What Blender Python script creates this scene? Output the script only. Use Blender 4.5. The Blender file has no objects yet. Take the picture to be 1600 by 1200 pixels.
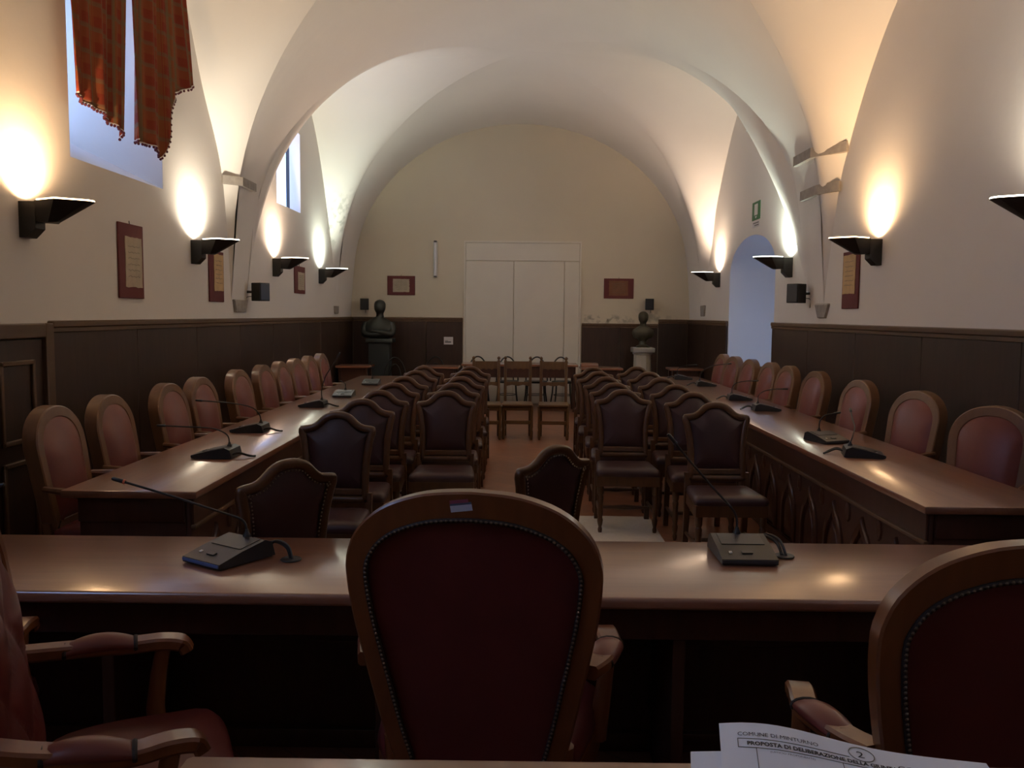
import bpy, bmesh, math, random
from mathutils import Vector, Matrix, geometry
random.seed(7)
PI = math.pi
sc = bpy.context.scene
C = sc.collection

# ------------------------------------------------------------------ camera, world, exposure
cam_d = bpy.data.cameras.new('camera'); cam = bpy.data.objects.new('camera', cam_d); C.objects.link(cam)
cam_d.sensor_width = 36; cam_d.lens = 30.15; cam_d.clip_start = 0.05; cam_d.clip_end = 200
cam.matrix_world = (Matrix.Translation((0, 0, 1.60)) @ Matrix.Rotation(math.radians(0.513), 4, 'Z')
                    @ Matrix.Rotation(math.radians(90 - 4.63), 4, 'X') @ Matrix.Rotation(math.radians(0.50), 4, 'Z'))
sc.camera = cam
w = bpy.data.worlds.new('sky'); sc.world = w; w.use_nodes = True
bg = w.node_tree.nodes['Background']; bg.inputs[0].default_value = (0.42, 0.58, 1.0, 1); bg.inputs[1].default_value = 3.6
sc.view_settings.view_transform = 'Standard'; sc.view_settings.look = 'None'
sc.view_settings.gamma = 1; sc.view_settings.use_curve_mapping = False
sc.view_settings.exposure = 0.62
LAMP = 80.0       # radiant power of one wall lamp

# ------------------------------------------------------------------ materials
MATS = {}
def newmat(name):
    m = bpy.data.materials.new(name); m.use_nodes = True
    MATS[name] = m
    return m, m.node_tree.nodes, m.node_tree.links, m.node_tree.nodes['Principled BSDF']
def col4(c): return (c[0], c[1], c[2], 1)
def simple(name, c, rough=0.5, metal=0.0, coat=0.0, spec=0.5, noise=0.0, nscale=30, bump=0.0, emit=None, es=0):
    m, N, L, b = newmat(name)
    b.inputs['Base Color'].default_value = col4(c); b.inputs['Roughness'].default_value = rough
    b.inputs['Metallic'].default_value = metal; b.inputs['Coat Weight'].default_value = coat
    b.inputs['Coat Roughness'].default_value = 0.12; b.inputs['Specular IOR Level'].default_value = spec
    if emit: b.inputs['Emission Color'].default_value = col4(emit); b.inputs['Emission Strength'].default_value = es
    if noise or bump:
        tc = N.new('ShaderNodeTexCoord'); n = N.new('ShaderNodeTexNoise'); n.inputs['Scale'].default_value = nscale
        n.inputs['Detail'].default_value = 4
        L.new(tc.outputs['Object'], n.inputs['Vector'])
        if noise:
            r = N.new('ShaderNodeMapRange'); r.inputs['To Min'].default_value = 1 - noise; r.inputs['To Max'].default_value = 1 + noise
            L.new(n.outputs['Fac'], r.inputs['Value'])
            mx = N.new('ShaderNodeVectorMath'); mx.operation = 'SCALE'; mx.inputs[0].default_value = c
            L.new(r.outputs[0], mx.inputs['Scale']); L.new(mx.outputs[0], b.inputs['Base Color'])
        if bump:
            bp = N.new('ShaderNodeBump'); bp.inputs['Strength'].default_value = bump; bp.inputs['Distance'].default_value = 0.004
            L.new(n.outputs['Fac'], bp.inputs['Height']); L.new(bp.outputs[0], b.inputs['Normal'])
    return m
def wood(name, dark, light, rough, coat=0.0, axis='Z', scale=6.0, spec=0.5, world=False):
    m, N, L, b = newmat(name)
    tc = N.new('ShaderNodeTexCoord'); mp = N.new('ShaderNodeMapping')
    s = {'X': (0.12, 1, 1), 'Y': (1, 0.12, 1), 'Z': (1, 1, 0.12)}[axis]
    mp.inputs['Scale'].default_value = s
    if world:
        g = N.new('ShaderNodeNewGeometry'); L.new(g.outputs['Position'], mp.inputs[0])
    else:
        L.new(tc.outputs['Object'], mp.inputs[0])
    n = N.new('ShaderNodeTexNoise'); n.inputs['Scale'].default_value = scale * 4; n.inputs['Detail'].default_value = 6; n.inputs['Distortion'].default_value = 0.6
    L.new(mp.outputs[0], n.inputs['Vector'])
    n2 = N.new('ShaderNodeTexNoise'); n2.inputs['Scale'].default_value = scale * 0.35; L.new(mp.outputs[0], n2.inputs['Vector'])
    ad = N.new('ShaderNodeMath'); ad.operation = 'ADD'; L.new(n.outputs['Fac'], ad.inputs[0]); L.new(n2.outputs['Fac'], ad.inputs[1])
    r = N.new('ShaderNodeMapRange'); r.inputs['From Min'].default_value = 0.65; r.inputs['From Max'].default_value = 1.35; L.new(ad.outputs[0], r.inputs['Value'])
    mx = N.new('ShaderNodeMix'); mx.data_type = 'RGBA'; mx.inputs['A'].default_value = col4(dark); mx.inputs['B'].default_value = col4(light)
    L.new(r.outputs[0], mx.inputs['Factor']); L.new(mx.outputs['Result'], b.inputs['Base Color'])
    b.inputs['Roughness'].default_value = rough; b.inputs['Coat Weight'].default_value = coat; b.inputs['Coat Roughness'].default_value = 0.16; b.inputs['Coat IOR'].default_value = 1.75 if coat > 0.5 else 1.5
    b.inputs['Specular IOR Level'].default_value = spec
    return m

def plaster_mat(name, base, stains=()):
    m, N, L, b = newmat(name)
    g = N.new('ShaderNodeNewGeometry')
    n = N.new('ShaderNodeTexNoise'); n.inputs['Scale'].default_value = 0.9; n.inputs['Detail'].default_value = 5; L.new(g.outputs['Position'], n.inputs['Vector'])
    r = N.new('ShaderNodeMapRange'); r.inputs['To Min'].default_value = 0.93; r.inputs['To Max'].default_value = 1.05; L.new(n.outputs['Fac'], r.inputs['Value'])
    v = N.new('ShaderNodeVectorMath'); v.operation = 'SCALE'; v.inputs[0].default_value = base; L.new(r.outputs[0], v.inputs['Scale'])
    out = v.outputs[0]
    for (px, py, pz, rx, ry, rz, colr, amt) in stains:
        sb = N.new('ShaderNodeVectorMath'); sb.operation = 'SUBTRACT'; sb.inputs[1].default_value = (px, py, pz); L.new(g.outputs['Position'], sb.inputs[0])
        dv = N.new('ShaderNodeVectorMath'); dv.operation = 'DIVIDE'; dv.inputs[1].default_value = (rx, ry, rz); L.new(sb.outputs[0], dv.inputs[0])
        ln = N.new('ShaderNodeVectorMath'); ln.operation = 'LENGTH'; L.new(dv.outputs[0], ln.inputs[0])
        fr = N.new('ShaderNodeMapRange'); fr.inputs['From Min'].default_value = 1.0; fr.inputs['From Max'].default_value = 0.2; L.new(ln.outputs['Value'], fr.inputs['Value'])
        sn = N.new('ShaderNodeTexNoise'); sn.inputs['Scale'].default_value = 9; sn.inputs['Detail'].default_value = 8; L.new(g.outputs['Position'], sn.inputs['Vector'])
        sr = N.new('ShaderNodeMapRange'); sr.inputs['From Min'].default_value = 0.48; sr.inputs['From Max'].default_value = 0.62; L.new(sn.outputs['Fac'], sr.inputs['Value'])
        mu = N.new('ShaderNodeMath'); mu.operation = 'MULTIPLY'; L.new(fr.outputs[0], mu.inputs[0]); L.new(sr.outputs[0], mu.inputs[1])
        m2 = N.new('ShaderNodeMath'); m2.operation = 'MULTIPLY'; m2.inputs[1].default_value = amt; L.new(mu.outputs[0], m2.inputs[0])
        mx = N.new('ShaderNodeMix'); mx.data_type = 'RGBA'; mx.inputs['B'].default_value = col4(colr)
        L.new(m2.outputs[0], mx.inputs['Factor']); L.new(out, mx.inputs['A']); out = mx.outputs['Result']
    L.new(out, b.inputs['Base Color']); b.inputs['Roughness'].default_value = 0.85; b.inputs['Specular IOR Level'].default_value = 0.2
    n3 = N.new('ShaderNodeTexNoise'); n3.inputs['Scale'].default_value = 14; n3.inputs['Detail'].default_value = 5; L.new(g.outputs['Position'], n3.inputs['Vector'])
    bp = N.new('ShaderNodeBump'); bp.inputs['Strength'].default_value = 0.12; bp.inputs['Distance'].default_value = 0.01
    L.new(n3.outputs['Fac'], bp.inputs['Height']); L.new(bp.outputs[0], b.inputs['Normal'])
    return m
ST = [(-3.0, 13.75, 3.15, 0.5, 0.38, 0.75, (0.30, 0.29, 0.25), 0.75), (1.45, 15.4, 1.52, 0.75, 0.4, 0.11, (0.16, 0.13, 0.10), 0.9),
      (2.35, 15.4, 1.55, 0.5, 0.4, 0.25, (0.30, 0.27, 0.22), 0.6)]
PL = plaster_mat('plaster', (0.80, 0.755, 0.70), ST)
PLF = plaster_mat('plaster_cream', (0.69, 0.61, 0.475), ST)
STONE = simple('weathered_stone', (0.36, 0.32, 0.28), 0.9, noise=0.35, nscale=18, bump=0.6)
WAIN = wood('wainscot_wood', (0.030, 0.014, 0.009), (0.055, 0.028, 0.018), 0.42, 0.0, 'Z', 5, 0.4, world=True)
WCAP = wood('wainscot_cap', (0.085, 0.045, 0.022), (0.14, 0.075, 0.038), 0.4, 0, 'Y', 5, world=True)
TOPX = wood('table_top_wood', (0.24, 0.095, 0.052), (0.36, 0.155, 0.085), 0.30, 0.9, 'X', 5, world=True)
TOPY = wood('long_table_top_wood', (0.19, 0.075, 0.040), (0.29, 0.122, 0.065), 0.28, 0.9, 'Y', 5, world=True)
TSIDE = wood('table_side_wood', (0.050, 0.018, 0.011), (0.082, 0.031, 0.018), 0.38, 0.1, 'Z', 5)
CARV = wood('carved_wood', (0.050, 0.018, 0.010), (0.085, 0.032, 0.018), 0.35, 0.1, 'Z', 8)
CHW = wood('chair_walnut', (0.055, 0.023, 0.009), (0.10, 0.042, 0.016), 0.33, 0.15, 'Z', 9)
CHL = wood('armchair_wood', (0.145, 0.042, 0.014), (0.22, 0.072, 0.024), 0.30, 0.25, 'Z', 6)
CHM = wood('council_chair_wood', (0.13, 0.057, 0.026), (0.20, 0.095, 0.044), 0.33, 0.15, 'Z', 7)
RUST = wood('rustic_oak', (0.085, 0.040, 0.014), (0.15, 0.075, 0.027), 0.4, 0.05, 'Z', 9)
LRED = simple('red_leather', (0.125, 0.022, 0.021), 0.38, noise=0.25, nscale=9, bump=0.15)
LRED2 = simple('rust_leather', (0.175, 0.040, 0.030), 0.40, noise=0.2, nscale=9, bump=0.12)
LDK = simple('oxblood_leather', (0.045, 0.018, 0.019), 0.40, noise=0.2, nscale=12, bump=0.12)
NAIL = simple('dark_nailheads', (0.16, 0.12, 0.085), 0.35, 0.7)
BRAID = simple('dark_braid', (0.022, 0.013, 0.011), 0.7)
BLK = simple('black_plastic', (0.017, 0.018, 0.021), 0.38)
BLK2 = simple('black_metal', (0.018, 0.016, 0.014), 0.45, 0.2)
GREYP = simple('grey_plastic', (0.045, 0.047, 0.052), 0.4)
CABLE = simple('black_rubber', (0.014, 0.014, 0.015), 0.5)
WHITEP = simple('white_paint', (0.74, 0.68, 0.58), 0.55, noise=0.05, nscale=3)
WHITEPL = simple('white_plastic', (0.72, 0.70, 0.66), 0.4)
REDMAT = simple('maroon_board', (0.13, 0.022, 0.022), 0.7, noise=0.15, nscale=12)
PARCH = simple('old_parchment', (0.48, 0.40, 0.29), 0.8, noise=0.22, nscale=14)
PARCHB = simple('tan_parchment', (0.56, 0.38, 0.19), 0.8, noise=0.25, nscale=12)
PARCHD = simple('brown_parchment', (0.20, 0.085, 0.042), 0.8, noise=0.3, nscale=8)
INK = simple('ink', (0.03, 0.03, 0.035), 0.8)
INKF = simple('faded_ink', (0.20, 0.18, 0.15), 0.8)
PAPER = simple('white_paper', (0.90, 0.90, 0.92), 0.7)
PAPERC = simple('card_paper', (0.70, 0.66, 0.66), 0.7)
GREEN = simple('sign_green', (0.03, 0.16, 0.05), 0.5)
BRONZE = simple('dark_bronze', (0.040, 0.042, 0.036), 0.42, 0.5, noise=0.25, nscale=10)
BRONZEG = simple('green_bronze', (0.075, 0.070, 0.046), 0.5, 0.4, noise=0.3, nscale=10)
MARB = simple('pale_marble', (0.50, 0.46, 0.38), 0.5, noise=0.15, nscale=6)
MARBG = simple('grey_marble', (0.33, 0.32, 0.31), 0.5, noise=0.2, nscale=6)
PLIN = simple('slate_plinth', (0.030, 0.036, 0.033), 0.5, noise=0.2, nscale=6)
WINF = simple('dark_window_frame', (0.03, 0.022, 0.022), 0.5)
RUG = simple('pale_mat', (0.55, 0.50, 0.43), 0.85, noise=0.12, nscale=40, bump=0.2)
STW = simple('sticker_white', (0.62, 0.64, 0.78), 0.5); STR = simple('sticker_red', (0.32, 0.08, 0.14), 0.5); STB = simple('sticker_blue', (0.10, 0.13, 0.22), 0.5)
LED = simple('blue_lit_edge', (0.10, 0.16, 0.34), 0.25)
TIP = simple('orange_ring', (0.55, 0.12, 0.05), 0.4)
POM = simple('wine_bobbles', (0.10, 0.02, 0.03), 0.9)
POMW = simple('white_braid', (0.62, 0.55, 0.52), 0.8)
def glass_mat():
    m, N, L, b = newmat('window_glass')
    N.remove(b); o = N['Material Output']
    t = N.new('ShaderNodeBsdfTransparent'); t.inputs[0].default_value = (0.93, 0.97, 1, 1)
    gl = N.new('ShaderNodeBsdfGlossy'); gl.inputs['Roughness'].default_value = 0.03
    mx = N.new('ShaderNodeMixShader'); mx.inputs[0].default_value = 0.06
    L.new(t.outputs[0], mx.inputs[1]); L.new(gl.outputs[0], mx.inputs[2]); L.new(mx.outputs[0], o.inputs['Surface'])
    return m
GLASS = glass_mat()
def floor_mat():
    m, N, L, b = newmat('terracotta_floor')
    g = N.new('ShaderNodeNewGeometry'); mp = N.new('ShaderNodeMapping'); L.new(g.outputs['Position'], mp.inputs[0])
    mp.inputs['Rotation'].default_value = (0, 0, math.radians(45))
    br = N.new('ShaderNodeTexBrick'); br.offset = 0.5; br.inputs['Scale'].default_value = 1.0
    br.inputs['Color1'].default_value = (0.27, 0.105, 0.050, 1); br.inputs['Color2'].default_value = (0.22, 0.082, 0.040, 1)
    br.inputs['Mortar'].default_value = (0.15, 0.065, 0.035, 1); br.inputs['Mortar Size'].default_value = 0.004
    br.inputs['Brick Width'].default_value = 0.28; br.inputs['Row Height'].default_value = 0.14
    L.new(mp.outputs[0], br.inputs['Vector'])
    n = N.new('ShaderNodeTexNoise'); n.inputs['Scale'].default_value = 2.2; n.inputs['Detail'].default_value = 5; L.new(g.outputs['Position'], n.inputs['Vector'])
    r = N.new('ShaderNodeMapRange'); r.inputs['To Min'].default_value = 0.75; r.inputs['To Max'].default_value = 1.2; L.new(n.outputs['Fac'], r.inputs['Value'])
    v = N.new('ShaderNodeVectorMath'); v.operation = 'SCALE'; L.new(br.outputs['Color'], v.inputs[0]); L.new(r.outputs[0], v.inputs['Scale'])
    L.new(v.outputs[0], b.inputs['Base Color']); b.inputs['Roughness'].default_value = 0.33
    return m
FLOOR = floor_mat()
def plaid_mat():
    m, N, L, b = newmat('plaid_cloth')
    tc = N.new('ShaderNodeTexCoord'); sx = N.new('ShaderNodeSeparateXYZ'); L.new(tc.outputs['UV'], sx.inputs[0])
    def stripes(out, freq, ph, wid):
        a = N.new('ShaderNodeMath'); a.operation = 'MULTIPLY_ADD'; a.inputs[1].default_value = freq; a.inputs[2].default_value = ph; L.new(out, a.inputs[0])
        f = N.new('ShaderNodeMath'); f.operation = 'FRACT'; L.new(a.outputs[0], f.inputs[0])
        r = N.new('ShaderNodeMapRange'); r.interpolation_type = 'SMOOTHSTEP'; r.inputs['From Min'].default_value = wid; r.inputs['From Max'].default_value = wid + 0.08; L.new(f.outputs[0], r.inputs['Value'])
        return r.outputs[0]
    base = (0.21, 0.040, 0.022, 1)
    cur = None
    for (o, f, p, wd, colr, amt) in [('X', 5, 0.0, 0.5, (0.24, 0.085, 0.030, 1), 0.7), ('Y', 5, 0.2, 0.5, (0.23, 0.080, 0.030, 1), 0.5),
                                     ('X', 5, 0.35, 0.78, (0.16, 0.13, 0.075, 1), 0.7), ('Y', 5, 0.6, 0.78, (0.15, 0.12, 0.07, 1), 0.6), ('X', 10, 0.1, 0.9, (0.22, 0.02, 0.02, 1), 0.7)]:
        s = stripes(sx.outputs[o], f, p, wd)
        mu = N.new('ShaderNodeMath'); mu.operation = 'MULTIPLY'; mu.inputs[1].default_value = amt; L.new(s, mu.inputs[0])
        mx = N.new('ShaderNodeMix'); mx.data_type = 'RGBA'; mx.inputs['A'].default_value = base; mx.inputs['B'].default_value = colr
        L.new(mu.outputs[0], mx.inputs['Factor'])
        if cur: L.new(cur, mx.inputs['A'])
        cur = mx.outputs['Result']
    L.new(cur, b.inputs['Base Color']); b.inputs['Roughness'].default_value = 0.9; b.inputs['Specular IOR Level'].default_value = 0.1
    return m
PLAID = plaid_mat()

# ------------------------------------------------------------------ mesh helpers
class MB:
    def __init__(s): s.v = []; s.f = []
    def add(s, vs, fs, M=None):
        o = len(s.v)
        for p in vs:
            p = Vector(p)
            if M is not None: p = M @ p
            s.v.append(p)
        for q in fs: s.f.append([o + i for i in q])
        return s
    def box(s, c, d, M=None):
        x, y, z = d[0] / 2, d[1] / 2, d[2] / 2
        vs = [(c[0] + i * x, c[1] + j * y, c[2] + k * z) for i in (-1, 1) for j in (-1, 1) for k in (-1, 1)]
        return s.add(vs, [(0, 1, 3, 2), (4, 6, 7, 5), (0, 4, 5, 1), (2, 3, 7, 6), (0, 2, 6, 4), (1, 5, 7, 3)], M)
    def bb(s, x0, x1, y0, y1, z0, z1, M=None):
        return s.box(((x0 + x1) / 2, (y0 + y1) / 2, (z0 + z1) / 2), (abs(x1 - x0), abs(y1 - y0), abs(z1 - z0)), M)
    def cbox(s, c, d, b=0.006, seg=2, M=None):
        bm = bmesh.new(); bmesh.ops.create_cube(bm, size=1)
        for v in bm.verts: v.co = Vector((c[0] + v.co.x * d[0], c[1] + v.co.y * d[1], c[2] + v.co.z * d[2]))
        bmesh.ops.bevel(bm, geom=list(bm.edges), offset=b, segments=seg, affect='EDGES', profile=0.5)
        bm.verts.index_update()
        s.add([v.co.copy() for v in bm.verts], [[v.index for v in f.verts] for f in bm.faces], M); bm.free(); return s
    def cb(s, x0, x1, y0, y1, z0, z1, b=0.006, seg=2, M=None):
        return s.cbox(((x0 + x1) / 2, (y0 + y1) / 2, (z0 + z1) / 2), (abs(x1 - x0), abs(y1 - y0), abs(z1 - z0)), b, seg, M)
    def loops(s, Ls, cyc=False, cap=True, M=None):
        n = len(Ls[0]); vs = [p for l in Ls for p in l]; fs = []
        k = len(Ls)
        for a in range(k if cyc else k - 1):
            b = (a + 1) % k
            for i in range(n):
                j = (i + 1) % n
                fs.append((a * n + i, a * n + j, b * n + j, b * n + i))
        if cap and not cyc:
            fs.append(tuple(range(n))[::-1]); fs.append(tuple((k - 1) * n + i for i in range(n)))
        return s.add(vs, fs, M)
    def tube(s, path, r, n=8, M=None, flat=None):
        P = [Vector(p) for p in path]; Ls = []
        up = Vector((0, 0, 1)); prev = None
        for i, p in enumerate(P):
            t = (P[min(i + 1, len(P) - 1)] - P[max(i - 1, 0)]).normalized()
            if prev is None:
                a = up if abs(t.z) < 0.9 else Vector((1, 0, 0))
                u = t.cross(a).normalized()
            else:
                u = (prev - t * prev.dot(t)).normalized()
            prev = u; v = t.cross(u)
            rr = r[i] if isinstance(r, (list, tuple)) else r
            Ls.append([p + (u * math.cos(2 * PI * k / n) + v * math.sin(2 * PI * k / n)) * rr for k in range(n)])
        return s.loops(Ls, M=M)
    def lathe(s, prof, n=16, c=(0, 0, 0), M=None):
        Ls = [[(c[0] + r * math.cos(2 * PI * k / n), c[1] + r * math.sin(2 * PI * k / n), c[2] + z) for k in range(n)] for r, z in prof]
        return s.loops(Ls, M=M)
    def prism(s, poly, d0, d1, plane='XZ', M=None):
        def P(a, b, d): return {'XZ': (a, d, b), 'YZ': (d, a, b), 'XY': (a, b, d)}[plane]
        return s.loops([[P(a, b, d0) for a, b in poly], [P(a, b, d1) for a, b in poly]], M=M)
    def map(s, fn):
        s.v = [Vector(fn(p)) for p in s.v]; return s
    def build(s, name, mat, parent=None, ang=38):
        me = bpy.data.meshes.new(name); me.from_pydata([tuple(p) for p in s.v], [], s.f)
        bm = bmesh.new(); bm.from_mesh(me); bmesh.ops.recalc_face_normals(bm, faces=list(bm.faces)); bm.to_mesh(me); bm.free()
        me.polygons.foreach_set('use_smooth', [True] * len(me.polygons)); me.set_sharp_from_angle(angle=math.radians(ang))
        me.materials.append(mat); me.update()
        o = bpy.data.objects.new(name, me); C.objects.link(o)
        if parent: o.parent = parent
        return o
def tag(o, label=None, cat=None, group=None, kind=None):
    if label: o['label'] = label
    if cat: o['category'] = cat
    if group: o['group'] = group
    if kind: o['kind'] = kind
    return o
def empty(name, loc, rz=0):
    o = bpy.data.objects.new(name, None); C.objects.link(o); o.location = loc; o.rotation_euler = (0, 0, rz); o.empty_display_size = 0.1
    return o
def dup(o, parent=None):
    c = o.copy(); C.objects.link(c)
    if parent: c.parent = parent
    for ch in list(o.children): dup(ch, c)
    return c
def offset(poly, d):
    n = len(poly); out = []
    A = sum(poly[i][0] * poly[(i + 1) % n][1] - poly[(i + 1) % n][0] * poly[i][1] for i in range(n)); sg = 1 if A > 0 else -1
    for i in range(n):
        a = Vector(poly[i - 1]); b = Vector(poly[i]); c = Vector(poly[(i + 1) % n])
        e1 = (b - a).normalized(); e2 = (c - b).normalized()
        n1 = Vector((-e1.y, e1.x)) * sg; n2 = Vector((-e2.y, e2.x)) * sg
        m = (n1 + n2)
        m = m / max(0.35, m.length) ; k = max(0.5, m.dot(n1))
        q = b + m * ((d(b.x, b.y) if callable(d) else d) / k); out.append((q.x, q.y))
    return out
def resample(poly, n):
    P = [Vector(p) for p in poly]; L = [0]
    for i in range(len(P)): L.append(L[-1] + (P[(i + 1) % len(P)] - P[i]).length)
    out = []
    for k in range(n):
        t = L[-1] * k / n; i = 0
        while L[i + 1] < t: i += 1
        f = (t - L[i]) / max(1e-9, L[i + 1] - L[i]); q = P[i].lerp(P[(i + 1) % len(P)], f); out.append((q.x, q.y))
    return out
def smooth_curve(pts, n):
    # Catmull-Rom through points
    P = [Vector(p) for p in pts]; out = []
    for i in range(len(P) - 1):
        p0 = P[max(i - 1, 0)]; p1 = P[i]; p2 = P[i + 1]; p3 = P[min(i + 2, len(P) - 1)]
        for k in range(n):
            t = k / n
            out.append(tuple(0.5 * ((2 * p1) + (p2 - p0) * t + (2 * p0 - 5 * p1 + 4 * p2 - p3) * t * t + (3 * p1 - p0 - 3 * p2 + p3) * t ** 3)))
    out.append(tuple(P[-1])); return out
def mirror_outline(half):     # half from bottom (x>0) up to the top centre -> closed loop
    return half + [(-x, z) for x, z in half[::-1] if x > 1e-6]
def ring(mb, outl, wd, y0, y1, c=0.006):
    o1 = offset(outl, c); ow = offset(outl, wd); owc = offset(outl, (lambda x, z: wd(x, z) - c) if callable(wd) else wd - c)
    f = lambda pl, y: [(x, y, z) for x, z in pl]
    mb.loops([f(o1, y0), f(outl, y0 + c), f(outl, y1 - c), f(o1, y1), f(owc, y1), f(ow, y1 - c), f(ow, y0 + c), f(owc, y0)], cyc=True)
def pad(mb, outl, ye, bulge, sgn, steps=9, fn=None):
    cx = sum(p[0] for p in outl) / len(outl); cz = sum(p[1] for p in outl) / len(outl); Ls = []
    for k in range(steps):
        s = 1 - k / steps
        ax = max(abs(p[0] - cx) for p in outl); az = max(abs(p[1] - cz) for p in outl)
        Ls.append([(cx + (x - cx) * s, ye + sgn * bulge * (1 - s ** 6) * (1 - 0.45 * ((x - cx) * s / ax) ** 2) * (1 - 0.45 * ((z - cz) * s / az) ** 2), cz + (z - cz) * s) for x, z in outl])
    if fn: Ls = [[fn(p) for p in l] for l in Ls]
    mb.loops(Ls, cap=False)
    n = len(outl); o = len(mb.v) - n
    c = Vector((0, 0, 0))
    for p in mb.v[o:]: c += p
    mb.v.append(c / n); ci = len(mb.v) - 1
    for i in range(n): mb.f.append([o + i, o + (i + 1) % n, ci])
def nails(path, r, step, ydir):
    mb = MB(); P = [Vector(p) for p in path]; acc = 0; 
    for i in range(len(P) - 1):
        seg = (P[i + 1] - P[i]).length; t = step - acc if acc > 0 else 0
        while t <= seg:
            c = P[i].lerp(P[i + 1], t / seg)
            pts = [c + Vector((r * math.cos(a), 0, r * math.sin(a))) for a in [k * PI / 3 for k in range(6)]]
            mb.add(pts + [c + Vector((0, ydir * r * 0.8, 0))], [(k, (k + 1) % 6, 6) for k in range(6)])
            t += step
        acc = (seg - (t - step)) % step
    return mb

# ------------------------------------------------------------------ room shell
XL, XR, YB, YF, ZT = -3.03, 3.02, -2.6, 15.4, 5.9
def sheet(name, outer, holes, to3, mat, extra=None):
    loops = [[Vector((a, b, 0)) for a, b in outer]] + [[Vector((a, b, 0)) for a, b in h] for h in holes]
    tri = geometry.tessellate_polygon(loops); flat = [p for l in loops for p in l]
    mb = MB(); mb.add([to3(p.x, p.y) for p in flat], [list(t) for t in tri])
    if extra: extra(mb)
    o = mb.build(name, mat); tag(o, kind='structure'); return o
fl = MB(); fl.add([(-3.3, YB, 0), (4.6, YB, 0), (4.6, YF + 0.1, 0), (-3.3, YF + 0.1, 0), (-3.3, YB, -0.1), (4.6, YB, -0.1), (4.6, YF + 0.1, -0.1), (-3.3, YF + 0.1, -0.1)],
                  [(0, 1, 2, 3), (4, 7, 6, 5), (0, 4, 5, 1), (1, 5, 6, 2), (2, 6, 7, 3), (3, 7, 4, 0)])
tag(fl.build('floor', FLOOR), kind='structure')

# left wall: two window niches
W1 = dict(y0=5.83, y1=7.33, z0=2.63, z1=4.25, d=0.85)
W3 = dict(y0=0.1, y1=1.9, z0=2.35, z1=4.25, d=0.40)
W2 = dict(y0=10.75, y1=11.90, z0=2.96, z1=4.02, d=0.14)
def rect(y0, y1, z0, z1): return [(y0, z0), (y1, z0), (y1, z1), (y0, z1)]
def niche_left(mb):
    # splayed niche of the curtained window: the opening narrows towards the glass, sill slopes
    for W in (W1, W3):
        d = XL - W['d']
        a = [(XL, W['y0'], W['z0']), (XL, W['y1'], W['z0']), (XL, W['y1'], W['z1']), (XL, W['y0'], W['z1'])]
        b = [(d, W['y0'] + 0.08, W['z0'] + 0.42), (d, W['y1'] - 0.10, W['z0'] + 0.42), (d, W['y1'] - 0.10, W['z1']), (d, W['y0'] + 0.08, W['z1'])]
        mb.add(a + b, [(0, 1, 5, 4), (1, 2, 6, 5), (2, 3, 7, 6), (3, 0, 4, 7)])
    W = W2; d = XL - W['d']
    a = [(XL, W['y0'], W['z0']), (XL, W['y1'], W['z0']), (XL, W['y1'], W['z1']), (XL, W['y0'], W['z1'])]
    b = [(d, W['y0'], W['z0'] + 0.03), (d, W['y1'] - 0.03, W['z0'] + 0.03), (d, W['y1'] - 0.03, W['z1']), (d, W['y0'], W['z1'])]
    mb.add(a + b, [(0, 1, 5, 4), (1, 2, 6, 5), (2, 3, 7, 6), (3, 0, 4, 7)])
sheet('wall_left', [(YB, 0), (YF, 0), (YF, ZT), (YB, ZT)], [rect(W1['y0'], W1['y1'], W1['z0'], W1['z1']), rect(W3['y0'], W3['y1'], W3['z0'], W3['z1']), rect(W2['y0'], W2['y1'], W2['z0'], W2['z1'])],
      lambda a, b: (XL, a, b), PL, niche_left)
# right wall with the arched opening
A0, A1, AS, AT = 10.27, 12.49, 2.19, 2.66
arc = [(A0 + (A1 - A0) * (0.5 - 0.5 * math.cos(PI * k / 24)), AS + (AT - AS) * math.sin(PI * k / 24)) for k in range(25)]
XP = 4.35
def tunnel(mb):
    path = [(A0, 0)] + arc + [(A1, 0)]
    mb.add([(XR, y, z) for y, z in path] + [(XP, y, z) for y, z in path], [(i, i + 1, len(path) + i + 1, len(path) + i) for i in range(len(path) - 1)])
sheet('wall_right', [(YB, 0), (A0, 0)] + arc + [(A1, 0), (YF, 0), (YF, ZT), (YB, ZT)], [], lambda a, b: (XR, a, b), PL, tunnel)
sheet('wall_back', [(XL, 0), (XR, 0), (XR, ZT), (XL, ZT)], [], lambda a, b: (a, YB, b), PL)
sheet('wall_far', [(XL, 0), (XR, 0), (XR, ZT), (XL, ZT)], [], lambda a, b: (a, YF, b), PLF)
rb = MB(); rb.bb(XL - 0.2, XR + 0.4, YB - 0.1, YF + 0.1, ZT, ZT + 0.15); tag(rb.build('light_block_slab', PL), kind='structure')  # unseen slab added over the vault to stop sky light leaking in

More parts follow.
